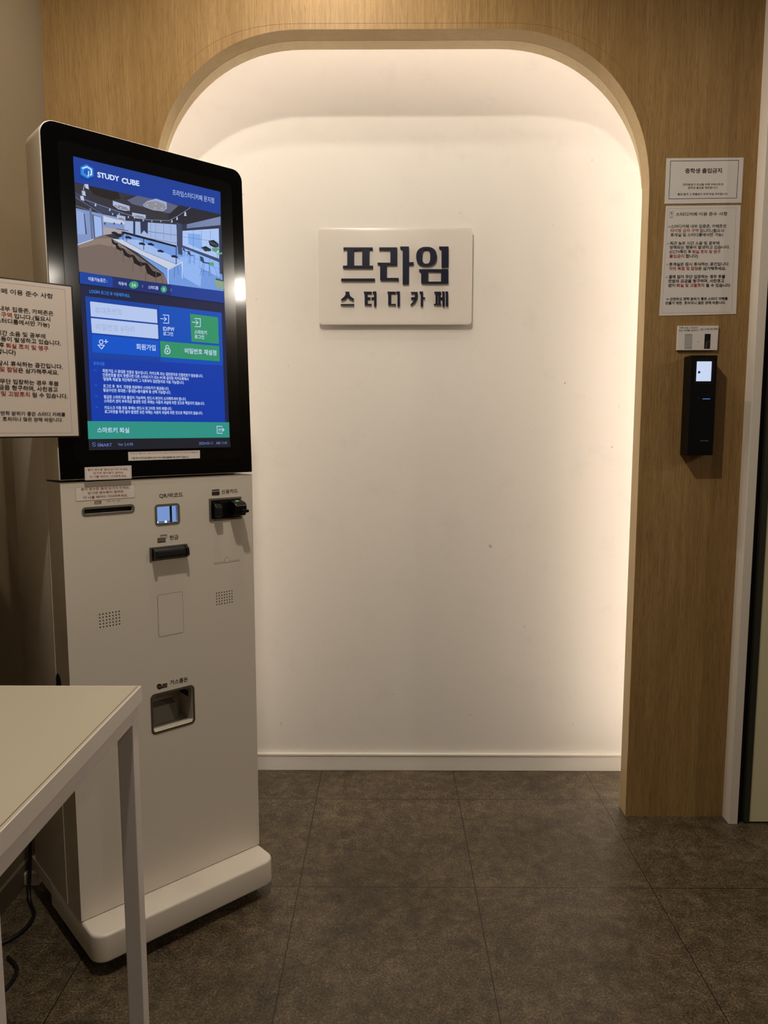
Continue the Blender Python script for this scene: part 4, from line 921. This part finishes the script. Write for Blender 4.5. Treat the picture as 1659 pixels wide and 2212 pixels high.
# bill acceptor
bl = empty('bill_acceptor', (0, 0, 0), 0, kt)
bm = bmesh.new(); prism(bm, [rrect(.1843, .2749, .8706, .9012, .001)], -.002, .001); link('bezel', bm, GREY, bl)
bm = bmesh.new(); yzprofile(bm, .1890, .2710, [(-.002, .8985), (-.008, .8985), (-.016, .8925), (-.018, .8790), (-.012, .8745), (-.002, .8735)])
o = link('bill_mouth', bm, RB, bl); m_ = o.modifiers.new('b', 'BEVEL'); m_.width = .002; m_.segments = 2
for x in (.1890, .2650):
    bm = bmesh.new(); yzprofile(bm, x, x+.006, [(-.002, .8995), (-.010, .8995), (-.019, .8935), (-.021, .8785), (-.014, .8735), (-.002, .873)]); link('bill_guide', bm, RB, bl)
# change tray
ct = ring('change_tray', .1741, .2828, .4697, .5649, .011, .0052, m=mat('tray_rim', '#4e463c', .5))
bm = bmesh.new(); TI = .075
for a in ((.1765, .1785, .004, TI, .473, .5615), (.2785, .2805, .004, TI, .473, .5615), (.1765, .2805, .004, TI, .5600, .5615), (.1765, .2805, .004, TI, .4725, .4745), (.1765, .2805, TI, TI+.002, .4725, .5615)): box(bm, *a)
link('tray_box', bm, mat('tray_white', '#b9b0a2', .4), ct)
bm = bmesh.new(); box(bm, .1790, .2780, .0035, .0075, .4745, .4800, .001); link('tray_lip', bm, WHITE, ct)
bm = bmesh.new(); yzprofile(bm, .1785, .2600, [(.040, .475), (.052, .512), (TI, .518), (TI, .475)]); link('coin_chute', bm, mat('chute', '#7b7265', .45), ct)
bm = bmesh.new(); box(bm, .2775, .2782, .022, .068, .530, .544); link('coin_opening', bm, BLACK, ct)
# covers with a hairline gap
GAP = mat('hairline', '#3f382f', .6)
def cover(name, loop, hole):
    bm = bmesh.new(); prism(bm, [loop, hole], -.0003, .0005, mi=1); prism(bm, [hole], -.0005, .0005, mi=0); return link(name, bm, [WHITE, GAP], kt)
cover('service_cover', rrect(.199, .2605, .6945, .7915, .004), rrect(.1996, .2599, .6951, .7909, .0035))
def keyhole(e):
    pts = [(.3434+e, .8447+e), (.4123-e, .8447+e), (.4123-e, .8480-e), (.3838-e, .8480-e)]
    pts += [(.3780+(.0058-e)*math.cos(R(a)), .8520+(.0060-e)*math.sin(R(a))) for a in range(0, 181, 20)]
    pts += [(.3722+e, .8480-e), (.3434+e, .8480-e)]; return pts
cover('clip_cover', keyhole(0), keyhole(.0005))
for nm, (x0, x1, z0, z1) in (('a', (.0685, .1108, .7414, .7695)), ('b', (.3478, .3896, .7461, .7737))):
    bm = bmesh.new()
    for i in range(7):
        for j in range(5):
            x = x0+(x1-x0)*i/6; z = z0+(z1-z0)*j/4
            prism_pts = [(x+.0015*math.cos(a*math.pi/5), z+.0015*math.sin(a*math.pi/5)) for a in range(10)]
            f = bm.faces.new([bm.verts.new((p[0], -.0003, p[1])) for p in prism_pts]); f.normal_update()
            if f.normal.y > 0: f.normal_flip()
    link('speaker_grille', bm, mat('hole_black', '#0c0b0a', .8), kt)
def box_of(it):
    if it[0] == 'T': return (it[2]+it[4])/2, (it[3]+it[5])/2
    q = it[-1]; return sum(p[0] for p in q)/len(q), sum(p[1] for p in q)/len(q)
for (a0, a1, b0, b1) in ((180, 300, 995, 1020), (320, 440, 1000, 1030), (180, 300, 895, 930), (150, 300, 560, 600), (40, 170, 995, 1030)):
    its = [i for i in ART['cabinet_print'] if a0 <= box_of(i)[0] < a1 and b0 <= box_of(i)[1] < b1]
    draw(its, 'printed_caption', -.0002, .00003, ink, kt)
# head (leans back by a degree and a half)
def hk(name, bm, m, parent=kt, **k):
    o = link(name, bm, m, parent, **k)
    return o
hd = empty('screen_head', (0, 0, ZS), 0, kt); hd.rotation_euler = (-PHI, 0, 0)
bm = bmesh.new(); prism(bm, [rrect(-.0015, .4525, .002, .7095, (.002, .002, .026, .030), 8)], -.0015, .0835, bev=.0015)
link('head_housing', bm, WHITE, hd, smooth=True)
bm = bmesh.new(); prism(bm, [rrect(.0005, .4505, .0035, .7075, (.001, .001, .024, .028), 8)], -.0042, -.0014, bev=.0006); link('bezel_glass', bm, GLASSBK, hd)
bm = bmesh.new(); prism(bm, [rrect(.031, .421, .035, .674, .014, 8), rrect(.0605, .3915, .0628, .6488, .0005)], -.0052, -.004, bev=.0002); link('inner_bezel', bm, mat('inner_black', '#060607', .14, spec=.35), hd)
bm = bmesh.new(); prism(bm, [rrect(.0585, .3925, .061, .650, .0005)], -.0049, -.0041)
dsp = link('touch_display', bm, mat('display_black', '#050608', .2), hd)
a = draw(ART['screen'], 'picture', -.0050, .000012, glow); join_art(dsp, a)

# ------------------------------------------------------------------ stickers on the kiosk
def kplace(o, head=False):
    """stands a thing on the kiosk's front plane (or on the leaning head)"""
    return o
def sticker(name, key, label, y, head, m, thick=.0004):
    items = ART[key]; q = items[0][2]; x0 = sum(p[0] for p in q)/4000; z0 = sum(p[1] for p in q)/4000
    t = empty(name); tagit(t, label, 'sticker')
    M_ = KM @ (Matrix.Translation((0, 0, ZS)) @ Matrix.Rotation(-PHI, 4, 'X') if head else Matrix.Identity(4)) @ Matrix.Translation((x0, y, z0))
    t.location = M_.to_translation(); t.rotation_euler = M_.to_euler()
    bm = bmesh.new(); prism(bm, [[(p[0]/1000-x0, p[1]/1000-z0) for p in q[::-1]]], -thick, 0)
    s = link('sheet', bm, m, t); a = draw(items, 'print', -thick, .00003, ink, None, (x0, z0), 1); join_art(s, a); return t
sticker('warning_sticker', 'sticker_upper', 'white label with red text on the black lower edge of the kiosk screen frame', -.0044, True, mat('sticker_white', '#eee5de', .5), .003)
sticker('warning_sticker', 'sticker_lower', 'clear red bordered label on the white kiosk front, right above the receipt slot', -.0001, False, mat('sticker_clear', '#efe6dc', .4))
sticker('strip_label', 'strip_label', 'narrow white strip label with two text lines under the kiosk screen', -.0058, True, mat('sticker_white', '#eee5de', .5), .0008)

# rules sheet in a clear pocket beside the screen
rn = ART['rules_notice']; q = rn[0][2]
W3, H3 = .2055, .2955
def tonotice(x, z):
    # wall sheet corners to an upright sheet whose right edge is x = 0
    TLx, TLz, TRx, TRz, BRx, BRz, BLx, BLz = [v/1000 for p in q for v in p]
    t = (z-BLz)/(TLz-BLz); lx = BLx+(TLx-BLx)*t; rx = BRx+(TRx-BRx)*t
    s = (x-lx)/(rx-lx); zb = BLz+(BRz-BLz)*s; zt = TLz+(TRz-TLz)*s
    return (-W3+W3*s, H3*(z-zb)/(zt-zb))
M_ = KM @ Matrix.Translation((.0382, -.0085, 1.1495)) @ Matrix.Rotation(R(-.35), 4, 'Y')
t = empty('paper_notice'); tagit(t, 'portrait rules sheet sticking out past the left side of the kiosk screen', 'notice')
t.location = M_.to_translation(); t.rotation_euler = M_.to_euler()
bm = bmesh.new(); prism(bm, [rrect(-W3, 0, 0, H3, .0005)], -.0014, -.0006)
s = link('sheet', bm, mat('paper_pocket', '#dfd2c8', .5, spec=.3, noise=.02, nscale=8), t)
a = draw(rn, 'print', -.0014, .00003, ink, None, (0, 0), 1, xf=tonotice); join_art(s, a)
bm = bmesh.new(); prism(bm, [rrect(-W3-.003, .0032, -.003, H3+.003, .003)], -.0006, .0004); link('pocket', bm, mat('pocket_edge', '#2c2620', .15, spec=.5), t)
bm = bmesh.new(); box(bm, -.035, -.003, .0004, .0026, .02, .28); link('tape_pad', bm, mat('tape', '#8d867a', .6), t)

# ------------------------------------------------------------------ side table
tb = empty('side_table', (-.429, 1.232, 0)); tagit(tb, 'white square table with slim steel legs, standing in front of the kiosk at lower left', 'table')
TW, TDp, TH = .495, .498, .72
TOPM = mat('table_top', '#c4b9a3', .45, spec=.35, noise=.02, nscale=12); TFM = mat('table_frame', '#e6dedb', .4, spec=.4); EDG = mat('table_edge', '#e6ddd6', .4)
bm = bmesh.new(); box(bm, -TW, 0, -TDp, 0, TH-.0265, TH, .0008); tt = link('tabletop', bm, TOPM, tb)
bm = bmesh.new(); box(bm, -.0016, .0006, -TDp, .0003, TH-.0265, TH+.0002); box(bm, -TW, 0, -.0016, .0006, TH-.0265, TH+.0002); link('edge_band', bm, EDG, tb)
bm = bmesh.new(); box(bm, -.0070, -.0058, -TDp, 0, TH, TH+.0001); link('edge_joint', bm, mat('joint_dark', '#5a4c38', .7), tb)
LG = .027; IN = .006
bm = bmesh.new()
for a in ((-TW+IN, -IN, -LG-IN, -IN), (-TW+IN, -IN, -TDp+IN, -TDp+IN+LG), (-LG-IN, -IN, -TDp+LG+IN, -LG-IN), (-TW+IN, -TW+IN+LG, -TDp+LG+IN, -LG-IN)): box(bm, a[0], a[1], a[2], a[3], TH-.056, TH-.0265, .0006)
link('apron', bm, TFM, tb)
for x in (-LG-IN, -TW+IN):
    for y in (-LG-IN, -TDp+IN):
        bm = bmesh.new(); box(bm, x, x+LG, y, y+LG, .004, TH-.056, .0012); lg = link('leg', bm, TFM, tb)
        bm = bmesh.new(); box(bm, x+.003, x+LG-.003, y+.003, y+LG-.003, 0, .004); link('leg_foot', bm, BLACK, lg)

# ------------------------------------------------------------------ cables and power strip behind the table
CB = mat('cable_rubber', '#0e0d0e', .5)
def cable(label, pts, r=.0035):
    P = smooth_path(pts, 7); bm = bmesh.new(); tube(bm, P, r, 8); o = link('power_cable', bm, CB, smooth=True, auto=False)
    return tagit(o, label, 'cable')
KI = KM.inverted()
bm = bmesh.new(); tube(bm, smooth_path([KI @ Vector(p) for p in [(-.885, 1.765, .34), (-.900, 1.750, .22), (-.900, 1.735, .10), (-.890, 1.70, .010), (-.850, 1.64, .006), (-.850, 1.58, .006), (-.88, 1.54, .006), (-.925, 1.53, .006)]], 7), .0045, 8)
link('power_cord', bm, CB, kt, smooth=True, auto=False)
cable('thinner black cable lying in a loop on the floor beyond the white table', [(-.84, 1.50, .0045), (-.80, 1.46, .0045), (-.80, 1.40, .0045), (-.85, 1.36, .0045), (-.90, 1.35, .0045), (-.93, 1.37, .0045)], .004)
ps = empty('power_strip', (-.915, 1.82, 0)); tagit(ps, 'small white power outlet block on the floor behind the kiosk at lower left', 'power strip')
bm = bmesh.new(); box(bm, -.02, .02, -.06, .06, 0, .035, .004); link('outlet_body', bm, mat('outlet_white', '#d8cfbf', .4), ps)
bm = bmesh.new(); bmesh.ops.create_cone(bm, cap_ends=True, segments=18, radius1=.014, radius2=.014, depth=.02, matrix=Matrix.Translation((0, -.03, .045))); link('plug', bm, mat('plug_white', '#cfc5b4', .4), ps)
